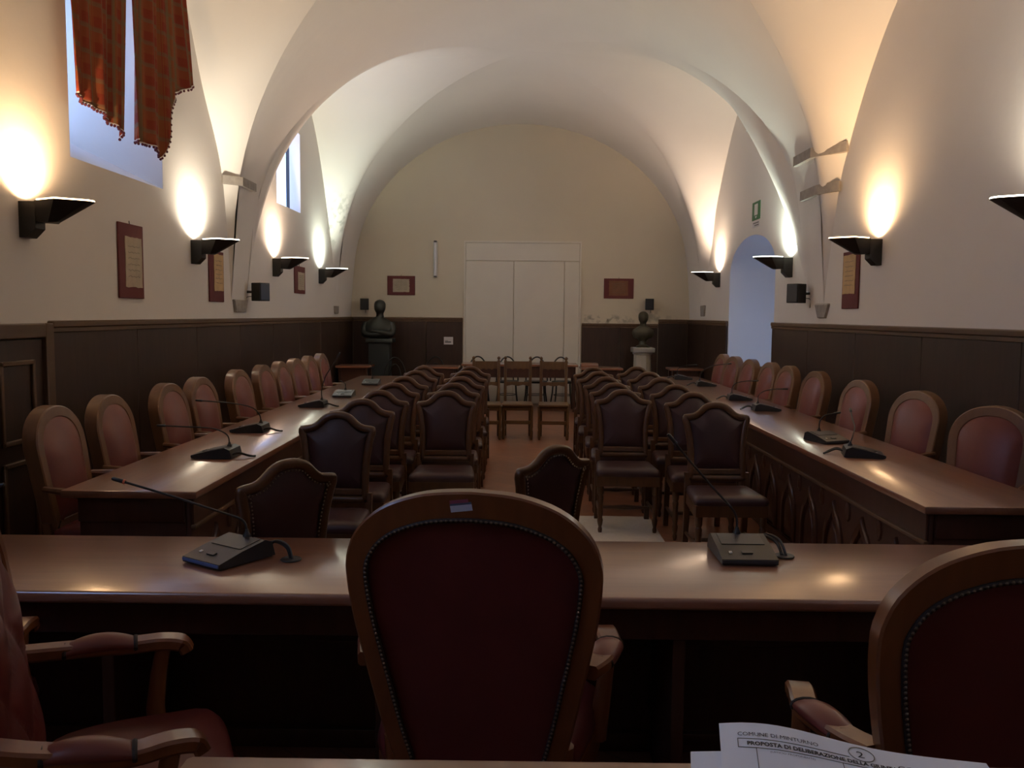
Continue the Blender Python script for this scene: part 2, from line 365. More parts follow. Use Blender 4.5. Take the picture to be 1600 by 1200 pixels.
# vaulted ceiling: barrel webs, groins and side webs
EA, EH, EB = 2.97, 2.30, 2.80
def zbar(x, y):
    b = EB - 0.16 * max(0.0, min(1.0, (y - 12.0) / 3.4))
    ax = abs(x)
    if ax <= 2.95: return EH + b * math.sqrt(1 - (ax / EA) ** 2)
    z1 = EH + b * math.sqrt(1 - (2.95 / EA) ** 2)
    return z1 + (1.72 - z1) * ((ax - 2.95) / 0.08) ** 1.3
BAYL = [(-1.0, 3.75), (4.2, 9.0), (9.5, 14.2)]
BAYR = [(-1.2, 3.6), (4.0, 8.6), (9.0, 14.45)]
def gx(y, bays, X):
    for a, b in bays:
        if a < y < b:
            c = (a + b) / 2; return X * abs(y - c) / ((b - a) / 2)
    return X
LUNL = {0: [(0, 4.9), (1.25, 4.4), (1.7, 3.7), (2.19, 2.95), (2.375, 1.72)],
        1: [(0, 4.98), (0.7, 4.85), (1.25, 4.45), (1.69, 3.72), (2.19, 2.96), (2.4, 1.72)],
        2: [(0, 4.72), (0.6, 4.53), (1.1, 4.08), (1.55, 3.42), (1.9, 2.78), (2.35, 1.72)]}
LUNR = {0: [(0, 4.5), (0.76, 4.2), (1.36, 3.72), (1.83, 3.12), (2.05, 2.75), (2.4, 1.72)],
        1: [(0, 4.48), (0.76, 4.22), (1.36, 3.72), (1.83, 3.12), (2.02, 2.75), (2.3, 1.72)],
        2: [(0, 4.58), (0.5, 4.48), (1.0, 4.1), (1.75, 3.28), (2.05, 2.6), (2.725, 1.72)]}
def lun(tab, d):
    pts = smooth_curve([(-tab[1][0], tab[1][1])] + tab, 12)
    d = abs(d)
    for (a, za), (b, zb) in zip(pts[:-1], pts[1:]):
        if a <= d <= b and b > a: return za + (zb - za) * (d - a) / (b - a)
    return tab[-1][1]
mb = MB()
# breakpoints in y
ys = set()
for bays in (BAYL, BAYR):
    for a, b in bays:
        for k in range(41): ys.add(round(a + (b - a) * k / 40, 4))
y = YB
while y < YF: ys.add(round(y, 4)); y += 0.2
ys.add(YF); ys = sorted(q for q in ys if YB <= q <= YF)
NX = 56
rows = []
for y in ys:
    l = gx(y, BAYL, 3.03); r = gx(y, BAYR, 3.02); row = []
    for k in range(NX + 1):
        t = 0.5 - 0.5 * math.cos(PI * k / NX)
        x = -l + (l + r) * t; xx = x * (3.03 / 3.02) if x > 0 else x
        row.append((x, y, zbar(xx, y)))
    rows.append(row)
vs = [p for row in rows for p in row]; fs = []
for i in range(len(rows) - 1):
    for k in range(NX): fs.append((i * (NX + 1) + k, i * (NX + 1) + k + 1, (i + 1) * (NX + 1) + k + 1, (i + 1) * (NX + 1) + k))
mb.add(vs, fs)
def side_web(bays, LUN, X, sg):
    for bi, (a, b) in enumerate(bays):
        c = (a + b) / 2; h = (b - a) / 2
        for (s0, s1) in ((a, c), (c, b)):
            N1 = 40; NU = 10; vv = []
            for i in range(N1 + 1):
                yy = s0 + (s1 - s0) * i / N1; g = X * abs(yy - c) / h
                zg = zbar(min(g * 3.03 / X, 3.03), yy); zw = min(lun(LUN[bi], yy - c), zg)
                for u in range(NU + 1):
                    t = u / NU; x = X + 0.01 + (g - X - 0.01) * t
                    z = zw + (zg - zw) * t + 0.10 * math.sin(PI * t) * (1 - g / X) ** 2
                    vv.append((sg * x, yy, z))
            ff = [(i * (NU + 1) + u, i * (NU + 1) + u + 1, (i + 1) * (NU + 1) + u + 1, (i + 1) * (NU + 1) + u) for i in range(N1) for u in range(NU)]
            mb.add(vv, ff)
side_web(BAYL, LUNL, 3.03, -1); side_web(BAYR, LUNR, 3.02, 1)
tag(mb.build('ceiling', PL, ang=180), kind='structure')

# windows
def window(name, W, frame_t, mull):
    d = XL - W['d']; root = MB()
    y0, y1, z0, z1 = W['y0'] - 0.02, W['y1'] + 0.02, W['z0'] - 0.02, W['z1'] + 0.02
    t = frame_t
    root.bb(d - 0.05, d, y0, y0 + t, z0, z1).bb(d - 0.05, d, y1 - t, y1, z0, z1).bb(d - 0.05, d, y0 + t, y1 - t, z0, z0 + t).bb(d - 0.05, d, y0 + t, y1 - t, z1 - t, z1)
    if mull: root.bb(d - 0.045, d - 0.005, (y0 + y1) / 2 - 0.025, (y0 + y1) / 2 + 0.025, z0 + t, z1 - t)
    o = tag(root.build(name, WINF), kind='structure')
    ym = (y0 + y1) / 2
    cells = [(y0 + t, ym - 0.02), (ym + 0.02, y1 - t)] if mull else [(y0 + t, y1 - t)]
    for a, b in cells:
        MB().bb(d - 0.03, d - 0.024, a, b, z0 + t, z1 - t).build('pane', GLASS, o)
    return o
for nm_, W_ in (('window_1', W1), ('window_3', W3)): window(nm_, dict(y0=W_['y0'] + 0.08, y1=W_['y1'] - 0.10, z0=W_['z0'] + 0.42, z1=W_['z1'], d=W_['d']), 0.05, True)
window('window_2', W2, 0.045, False)
# end of the passage behind the arch: plaster with one glazed door leaf
ew = MB(); ew.bb(XP, XP + 0.1, A0 - 0.1, 10.55, 0, AT + 0.1).bb(XP, XP + 0.1, 11.45, A1 + 0.1, 0, AT + 0.1).bb(XP, XP + 0.1, 10.55, 11.45, 2.05, AT + 0.1)
tag(ew.build('wall_passage', PL), kind='structure')
gd = MB(); gd.bb(XP - 0.02, XP + 0.05, 10.55, 10.63, 0, 2.05).bb(XP - 0.02, XP + 0.05, 11.37, 11.45, 0, 2.05).bb(XP - 0.02, XP + 0.05, 10.63, 11.37, 0, 0.25).bb(XP - 0.02, XP + 0.05, 10.63, 11.37, 1.97, 2.05)
gdo = tag(gd.build('door_3', WINF), kind='structure'); MB().bb(XP + 0.01, XP + 0.016, 10.63, 11.37, 0.25, 1.97).build('pane', GLASS, gdo)

# wainscot: panels one by one, with capping rail
def wains(name, along, fixed, a, b, h, face, width=1.24):
    # along 'y' on a side wall (fixed = X, face = +1/-1 into the room) or 'x' on the far wall
    t = 0.03
    def box3(m, u0, u1, d0, d1, z0, z1, bev=0.003):
        if along == 'y': m.cb(fixed + face * d0, fixed + face * d1, u0, u1, z0, z1, bev, 1)
        else: m.cb(u0, u1, fixed + face * d0, fixed + face * d1, z0, z1, bev, 1)
    m = MB(); box3(m, a, b, 0.0, 0.045, h - 0.045, h, 0.008); box3(m, a, b, 0.0, 0.036, h - 0.075, h - 0.045)
    root = tag(m.build(name, WCAP), kind='structure')
    m = MB(); box3(m, a, b, 0.0, 0.04, 0.0, 0.12); m.build('skirting', WAIN, root)
    n = max(1, round((b - a) / width)); wv = (b - a) / n
    for i in range(n):
        m = MB(); box3(m, a + i * wv + 0.003, a + (i + 1) * wv - 0.003, 0.002, t - 0.004, 0.12, h - 0.075); m.build('panel', WAIN, root)
    return root
HT = 1.535
wains('trim_1', 'y', XL, 5.47, YF - 0.002, HT, 1)
wains('trim_2', 'y', XR, YB + 0.1, A0 - 0.02, HT, -1)
wains('trim_3', 'y', XR, A1 + 0.02, YF - 0.002, HT, -1)
wains('trim_4', 'x', YF, XL + 0.03, -1.03, HT, -1, 0.62)
wains('trim_5', 'x', YF, 1.10, 2.46, 1.455, -1, 0.7)
wains('trim_6', 'x', YF, 2.465, XR - 0.03, HT, -1, 0.6)
wains('trim_7', 'y', XL, YB + 0.1, 4.25, HT, 1)
# low panelled door let into the wainscot on the left
m = MB(); Y0, Y1 = 4.27, 5.45
for (a, b, z0, z1) in ((Y0, Y0 + 0.09, 0, 1.52), (Y1 - 0.09, Y1, 0, 1.52), (Y0 + 0.09, Y1 - 0.09, 1.43, 1.52)): m.cb(XL, XL + 0.06, a, b, z0, z1, 0.006, 1)
d1 = tag(m.build('door_1', WCAP), kind='structure')
m = MB(); m.cb(XL, XL + 0.03, Y0 + 0.09, Y1 - 0.09, 0.01, 1.425, 0.004, 1); leaf = m.build('door_leaf', WAIN, d1)
for k in range(2):
    a = Y0 + 0.2 + k * 0.42; b = a + 0.36
    m = MB()
    for (z0, z1) in ((0.80, 1.30), (0.15, 0.70)):
        for (p0, p1, q0, q1) in ((a, b, z1 - 0.03, z1), (a, b, z0, z0 + 0.03), (a, a + 0.03, z0, z1), (b - 0.03, b, z0, z1)): m.cb(XL + 0.028, XL + 0.05, p0, p1, q0, q1, 0.006, 1)
    m.build('panel_moulding', WCAP, leaf)

# white boarded double door in the far wall
m = MB(); DX0, DX1 = -1.01, 1.08
for (a, b, z0, z1) in ((DX0, DX0 + 0.03, 0, 2.9), (DX1 - 0.03, DX1, 0, 2.9), (DX0 + 0.03, DX1 - 0.03, 2.87, 2.9)): m.bb(a, b, YF - 0.03, YF, z0, z1)
d2 = tag(m.build('door_2', WHITEP), kind='structure')
for nm, (a, b, z0, z1) in (('header_board', (DX0 + 0.034, DX1 - 0.034, 2.555, 2.866)), ('door_leaf', (DX0 + 0.034, -0.130, 0.01, 2.545)), ('door_leaf', (-0.120, 0.775, 0.01, 2.545)), ('door_leaf', (0.783, DX1 - 0.034, 0.01, 2.545))):
    MB().cb(a, b, YF - 0.024, YF - 0.004, z0, z1, 0.003, 1).build(nm, WHITEP, d2)
# low dark gate across the arched opening
m = MB(); m.cb(XR + 0.05, XR + 0.09, A0 + 0.02, A1 - 0.02, 0.05, 0.93, 0.006, 1)
g1 = tag(m.build('low_gate', WAIN), 'low dark wooden gate across the arched opening behind red chairs', 'gate')
for k in range(4):
    y0 = A0 + 0.1 + k * 0.52
    MB().cb(XR + 0.04, XR + 0.05, y0, y0 + 0.44, 0.15, 0.85, 0.004, 1).build('panel', WAIN, g1)
MB().cb(XR + 0.03, XR + 0.11, A0 + 0.02, A1 - 0.02, 0.93, 0.96, 0.006, 1).build('top_rail', WAIN, g1)
for yy in (A0 + 0.06, A1 - 0.06): MB().bb(XR + 0.04, XR + 0.10, yy - 0.03, yy + 0.03, 0, 0.05).build('foot', WAIN, g1)

# stones showing in the plaster
def stone(x0, x1, y0, y1, z0, z1, label, taper=0.0):
    m = MB(); m.cb(x0, x1, y0, y1, z0, z1, 0.012, 2)
    zc = z1
    def f(p):
        k = (zc - p.z) / (z1 - z0) * taper
        yc = (y0 + y1) / 2
        return (p.x + random.uniform(-.004, .004), yc + (p.y - yc) * (1 - k) + random.uniform(-.005, .005), p.z + random.uniform(-.004, .004))
    m.map(f); tag(m.build('stone_block', STONE), label, 'stone', 'bare stones in the plaster')
stone(XL - 0.02, XL + 0.03, 9.03, 9.46, 1.60, 1.735, 'bare stone set in plaster below the black speaker, plaid-curtain side', 0.2)
stone(XR - 0.03, XR + 0.02, 8.42, 8.80, 1.59, 1.735, 'bare tapered stone in plaster beside the speaker, arched-doorway side', 0.5)
stone(XL - 0.02, XL + 0.025, 13.95, 14.25, 1.59, 1.715, 'small bare stone in plaster behind the bust with folded arms', 0.2)
stone(XR - 0.025, XR + 0.02, 14.05, 14.40, 1.60, 1.775, 'small bare stone in plaster between the arched doorway and far wall', 0.3)
def impost(pts, z0, z1, label, out):
    # pts run wall -> groin -> soffit in plan; the stone stands proud of the plaster by a few centimetres
    P = [Vector((x, y)) for x, y in pts]; O = [Vector(o) for o in out]; poly = [tuple(p) for p in P] + [tuple(o) for o in O[::-1]]
    m = MB(); n = len(poly)
    m.loops([[(x, y, z + random.uniform(-.006, .006)) for x, y in poly] for z in (z0, z0 + 0.02, z1 - 0.015, z1)])
    tag(m.build('stone_impost', STONE, None, 25), label, 'stone', 'stone imposts at the vault springing')
impost([(3.02, 8.10), (2.86, 8.47), (2.90, 8.95)], 3.13, 3.225, 'upper stone impost at the vault springing near the orange-glow lamp', [(2.985, 8.07), (2.775, 8.43), (2.775, 8.95)])
impost([(3.02, 8.26), (2.95, 8.54), (2.97, 8.98)], 2.79, 2.885, 'lower stone impost at the vault springing near the orange-glow lamp', [(2.985, 8.22), (2.865, 8.50), (2.865, 8.98)])
impost([(-3.03, 8.77), (-2.93, 8.91), (-2.95, 9.32)], 2.89, 2.975, 'stone impost where the vault springs beside the plaid curtain', [(-2.995, 8.72), (-2.845, 8.87), (-2.845, 9.32)])

# ------------------------------------------------------------------ wall lamps
def sconce(x, yy, side, colr, label, power=1.0, group=None):
    s = 1 if side == 'L' else -1
    root = empty('wall_lamp', (x, yy, 2.04)); tag(root, label, 'lamp', 'black uplighter lamps on the walls')
    Z = 0.22
    # wall plate with chamfered foot
    m = MB(); m.prism([(0, 0.0), (0.045, 0.0), (0.10, 0.055), (0.10, Z - 0.004), (0, Z - 0.004)], -0.055, 0.055, 'XZ', Matrix.Scale(s, 4, (1, 0, 0)))
    m.build('wall_plate', BLK2, root, 20)
    # faceted bowl
    rim = [(0.10, -0.06), (0.27, -0.155), (0.42, -0.045), (0.435, 0.0), (0.42, 0.045), (0.27, 0.155), (0.10, 0.06)]
    keel = [(0.10, -0.045), (0.18, -0.06), (0.215, -0.02), (0.22, 0.0), (0.215, 0.02), (0.18, 0.06), (0.10, 0.045)]
    kz = [0.095, 0.09, 0.097, 0.10, 0.097, 0.09, 0.095]
    inn = [(0.105 + (a - 0.105) * 0.96, b * 0.95) for a, b in rim]
    ki = [(a, b * 0.9) for a, b in keel]
    Ls = [[(s * a, b, z) for (a, b), z in zip(keel, kz)], [(s * a, b, Z) for a, b in rim], [(s * a, b, Z) for a, b in inn], [(s * a, b, z + 0.012) for (a, b), z in zip(ki, kz)]]
    m = MB(); m.loops(Ls); m.build('bowl', BLK2, root, 20)
    # lit glass over the outer half of the bowl
    gl = MB(); o = [(0.115, -0.066), (0.27, -0.150), (0.417, -0.043), (0.431, 0.0), (0.417, 0.043), (0.27, 0.150), (0.115, 0.066)]
    gl.prism([(s * a, b) for a, b in o], Z + 0.001, Z + 0.009, 'XY')
    mt = simple('lit_glass', (0.8, 0.8, 0.8), 0.3, emit=colr, es=7.0); gl.build('glass', mt, root)
    # halogen tube and its light
    MB().tube([(s * 0.135, -0.04, Z - 0.03), (s * 0.135, 0.04, Z - 0.03)], 0.008, 8).build('lamp_tube', mt, root)
    ld = bpy.data.lights.new('uplight', 'SPOT'); ld.energy = LAMP * power; ld.color = colr; ld.shadow_soft_size = 0.03; ld.spot_size = math.radians(156); ld.spot_blend = 1.0
    lo = bpy.data.objects.new('uplight', ld); C.objects.link(lo); lo.parent = root; lo.location = (s * 0.088, 0, Z + 0.012); lo.rotation_euler = (PI, -s * math.radians(8), 0)
WARM = (1.0, 0.64, 0.34); PEACH = (1.0, 0.75, 0.55); NEUT = (1.0, 0.88, 0.70); COOL = (0.90, 1.0, 0.86)
sconce(XL, 5.26, 'L', WARM, 'black uplighter with orange glow before the plaid curtain')
sconce(XL, 7.97, 'L', NEUT, 'black uplighter with white glow after the plaid curtain, above a parchment')
sconce(XL, 10.57, 'L', PEACH, 'black uplighter with peach glow below the narrow blue window')
sconce(XL, 12.97, 'L', COOL, 'black uplighter with white glow near the stained plaster and far corner')
sconce(XR, 4.82, 'R', NEUT, 'black uplighter with white rim on the bare wall, cut by the frame')
sconce(XR, 7.32, 'R', WARM, 'black uplighter with orange glow above the tan parchment')
sconce(XR, 9.68, 'R', COOL, 'black uplighter with white glow between speaker and arched doorway')
sconce(XL, 0.05, 'L', NEUT, 'added unseen fill uplighter behind the photographer, plaid-curtain side', 0.12)  # unseen lamp, added as weak fill for the foreground
sconce(XR, -0.10, 'R', NEUT, 'added unseen fill uplighter behind the photographer, bare-wall side', 0.12)  # second added lamp out of view, fills the foreground from the other side
sconce(XR, 13.14, 'R', PEACH, 'black uplighter with peach glow between arched doorway and far wall')

# ------------------------------------------------------------------ chairs
def xz(poly, y): return [(x, y, z) for x, z in poly]
def lean(k, z0): return lambda p: (p.x, p.y + max(0, p.z - z0) * k, p.z)

def make_side_chair():            # camel-back chair of the rows, facing -Y
    root = empty('upholstered_chair', (0, 0, 0))
    half = smooth_curve([(0.196, 0.50), (0.192, 0.62), (0.196, 0.74), (0.212, 0.85), (0.226, 0.905), (0.218, 0.938), (0.190, 0.944), (0.150, 0.950), (0.122, 0.968), (0.085, 1.003), (0.045, 1.021), (0.0, 1.027)], 5)
    outl = resample(mirror_outline(half), 84)
    ln = lean(0.14, 0.46)
    m = MB(); ring(m, outl, 0.042, 0.165, 0.203, 0.009); m.map(ln); m.build('back_frame', CHW, root, 50)
    inner = offset(outl, 0.040)
    inner = [(x, max(z, 0.575)) for x, z in inner]
    m = MB(); pad(m, inner, 0.182, 0.030, -1); m.map(ln); fp = m.build('back_pad', LDK, root, 80)
    m = MB(); pad(m, inner, 0.186, 0.024, 1); m.map(ln); rp = m.build('rear_pad', LDK, root, 80)
    path = [(x, 0.203, z) for x, z in offset(outl, 0.046)]; side = [p for p in path]
    nm = nails(side, 0.0045, 0.016, 1); nm.map(ln); k = nm.build('nailhead_trim', NAIL, rp); k['kind'] = 'stuff'
    m = MB(); m.cb(-0.165, 0.165, 0.168, 0.200, 0.545, 0.585, 0.006, 1); m.map(ln); m.build('lower_rail', CHW, root)
    for s in (-1, 1):              # rear leg continuing into the back post
        m = MB(); m.loops([[(s * 0.196 + a * 0.018, 0.183 + dy + b * 0.018, z) for a, b in ((-1, -1), (1, -1), (1, 1), (-1, 1))] for z, dy in ((0.0, 0.05), (0.25, 0.012), (0.46, 0.0), (0.56, 0.014))]); m.build('leg', CHW, root)
    # seat
    so = [(-0.205, 0.17), (0.205, 0.17), (0.232, -0.215), (0.225, -0.235), (-0.225, -0.235), (-0.232, -0.215)]
    m = MB(); m.loops([[(x, y, z) for x, y in so] for z in (0.355, 0.425)]); m.build('seat_rail', CHW, root)
    so2 = resample(so, 40)
    Ls = [[(x * s, -0.03 + (y + 0.03) * s, z) for x, y in so2] for s, z in ((0.99, 0.425), (1.01, 0.445), (0.98, 0.468), (0.90, 0.480), (0.6, 0.490), (0.2, 0.493))]
    m = MB(); m.loops(Ls); m.build('seat_cushion', LDK, root, 70)
    prof = [(0.010, 0.0), (0.014, 0.012), (0.017, 0.03), (0.012, 0.05), (0.019, 0.075), (0.022, 0.10), (0.016, 0.12), (0.021, 0.15), (0.019, 0.22), (0.023, 0.27), (0.018, 0.285), (0.024, 0.30), (0.024, 0.36)]
    for s in (-1, 1):
        m = MB(); m.lathe(prof, 10, (s * 0.200, -0.205, 0)); m.build('leg', CHW, root)
        m = MB(); m.tube([(s * 0.200, -0.205, 0.15), (s * 0.198, 0.0, 0.15), (s * 0.196, 0.205, 0.15)], [0.010, 0.014, 0.010], 8); m.build('stretcher', CHW, root)
    m = MB(); m.tube([(-0.2, 0.0, 0.15), (-0.1, 0, 0.15), (0, 0, 0.15), (0.1, 0, 0.15), (0.2, 0, 0.15)], [0.010, 0.013, 0.020, 0.013, 0.010], 8); m.build('stretcher', CHW, root)
    return root
sc0 = make_side_chair()
used = [False]
ORD = ['first', 'second', 'third', 'fourth', 'fifth', 'sixth', 'seventh', 'eighth', 'ninth', 'tenth', 'eleventh']
def place_side(x, yb, rz, label, group):
    o = sc0 if not used[0] else dup(sc0)
    used[0] = True
    f = Vector((math.sin(rz), -math.cos(rz)))
    # (x, yb) is the place of the back; origin lies 0.26 in front of its top
    o.location = (x + f.x * 0.26, yb + f.y * 0.26, 0); o.rotation_euler = (0, 0, rz)
    tag(o, label, 'chair', group); return o
GA = 'dark leather chairs set out in rows'
for i, yb in enumerate((4.98, 5.75, 6.42, 7.12, 7.85, 8.70, 9.50)):
    place_side(-1.06 + random.uniform(-.006, .006), yb, random.uniform(-.02, .02), f'dark leather camel-back chair, {ORD[i]} of the column along the plaid-curtain side table', GA)
for i, yb in enumerate((6.42, 7.15, 7.90, 8.70, 9.50)):
    place_side(-0.55 + random.uniform(-.006, .006), yb, random.uniform(-.02, .02), f'dark leather camel-back chair, {ORD[i]} of the aisle column on the plaid-curtain side', GA)
for i, yb in enumerate((6.68, 7.34, 8.05, 8.80, 9.55)):
    place_side(0.815 + random.uniform(-.006, .006), yb, random.uniform(-.02, .02), f'dark leather camel-back chair, {ORD[i]} of the aisle column on the arched-doorway side', GA)
for i, yb in enumerate((5.75, 6.50, 7.22, 8.02, 8.82, 9.70)):
    place_side(1.325 + random.uniform(-.006, .006), yb, random.uniform(-.02, .02), f'dark leather camel-back chair, {ORD[i]} of the column along the arched-doorway side table', GA)
place_side(-0.905, 3.34, math.radians(-133), 'dark leather chair turned aslant behind the front table, beside its left microphone', GA)
place_side(0.165, 3.77, math.radians(-138), 'dark leather chair turned aslant in the aisle, right behind the big oval-backed armchair', GA)

def make_council_chair():         # red leather chair with rounded wood back, facing -Y
    root = empty('council_chair', (0, 0, 0))
    half = [(0.205, 0.47), (0.225, 0.70), (0.235, 0.88)] + [(0.235 * math.cos(a) ** 0.95 if a < PI / 2 - 1e-3 else 0.0, 0.90 + 0.20 * math.sin(a)) for a in [k * PI / 2 / 14 for k in range(15)]]
    outl = resample(mirror_outline(half), 72); ln = lean(0.17, 0.46)
    m = MB(); ring(m, outl, 0.060, 0.140, 0.220, 0.006); m.map(ln); m.build('back_frame', CHM, root, 32)
    inner = offset(outl, 0.054)
    m = MB(); pad(m, inner, 0.146, 0.045, -1); m.map(ln); m.build('back_pad', LRED2, root, 80)
    m = MB(); pad(m, inner, 0.198, 0.010, 1); m.map(ln); m.build('rear_pad', LRED2, root, 80)
    so = [(-0.22, 0.16), (0.22, 0.16), (0.25, -0.20), (0.235, -0.235), (-0.235, -0.235), (-0.25, -0.20)]
    m = MB(); m.loops([[(x, y, z) for x, y in so] for z in (0.35, 0.42)]); m.build('seat_rail', CHM, root)
    so2 = resample(so, 40)
    m = MB(); m.loops([[(x * s, -0.03 + (y + 0.03) * s, z) for x, y in so2] for s, z in ((0.99, 0.42), (1.01, 0.45), (0.97, 0.485), (0.85, 0.50), (0.5, 0.512), (0.2, 0.515))]); m.build('seat_cushion', LRED, root, 70)
    for sx in (-1, 1):
        m = MB(); m.loops([[(sx * 0.22 + a * r, -0.21 + b * r, z) for a, b in ((-1, -1), (1, -1), (1, 1), (-1, 1))] for z, r in ((0, 0.014), (0.3, 0.022), (0.36, 0.022))]); m.build('leg', CHM, root)
        m = MB(); m.loops([[(sx * 0.205 + a * 0.02, 0.185 + dy + b * 0.02, z) for a, b in ((-1, -1), (1, -1), (1, 1), (-1, 1))] for z, dy in ((0, 0.06), (0.25, 0.015), (0.42, 0), (0.52, 0.01))]); m.build('leg', CHM, root)
        m = MB(); m.tube([(sx * 0.236, 0.19, 0.70), (sx * 0.262, 0.08, 0.695), (sx * 0.268, -0.02, 0.675), (sx * 0.262, -0.06, 0.655)], [0.016, 0.020, 0.022, 0.014], 8)
        am = m.build('armrest', CHM, root)
        m = MB(); m.tube([(sx * 0.262, -0.03, 0.66), (sx * 0.258, -0.02, 0.55), (sx * 0.245, -0.06, 0.40)], [0.013, 0.015, 0.018], 8); m.build('arm_support', CHM, am)
    return root
cc0 = make_council_chair(); cu = [False]
def place_council(x, y, rz, label, z=0):
    o = cc0 if not cu[0] else dup(cc0)
    cu[0] = True
    f = Vector((math.sin(rz), -math.cos(rz))); o.location = (x + f.x * 0.30, y + f.y * 0.30, 0); o.rotation_euler = (0, 0, rz)
    tag(o, label, 'chair', 'red leather chairs along the side tables'); return o
for i, y in enumerate((4.48, 5.10, 5.97, 6.57, 7.47, 8.20, 8.80, 9.40, 10.01, 10.62)):
    place_council(-2.50, y, math.radians(90 + random.uniform(-3, 2) - 2), f'red leather round-topped chair by the plaid-curtain side table, {ORD[i]} from the front table')
for i, (x, y) in enumerate(((2.76, 4.95), (2.79, 5.93), (2.78, 6.92), (2.80, 8.00), (2.80, 8.84), (2.80, 9.50), (2.76, 10.16), (2.74, 10.86), (2.74, 11.48))):
    a = -52 if i == 0 else -88 + random.uniform(-3, 3) + (14 if i == 1 else 5)
    place_council(x, y, math.radians(a), f'red leather round-topped chair by the arched-doorway side table, {ORD[i]} from the front table')

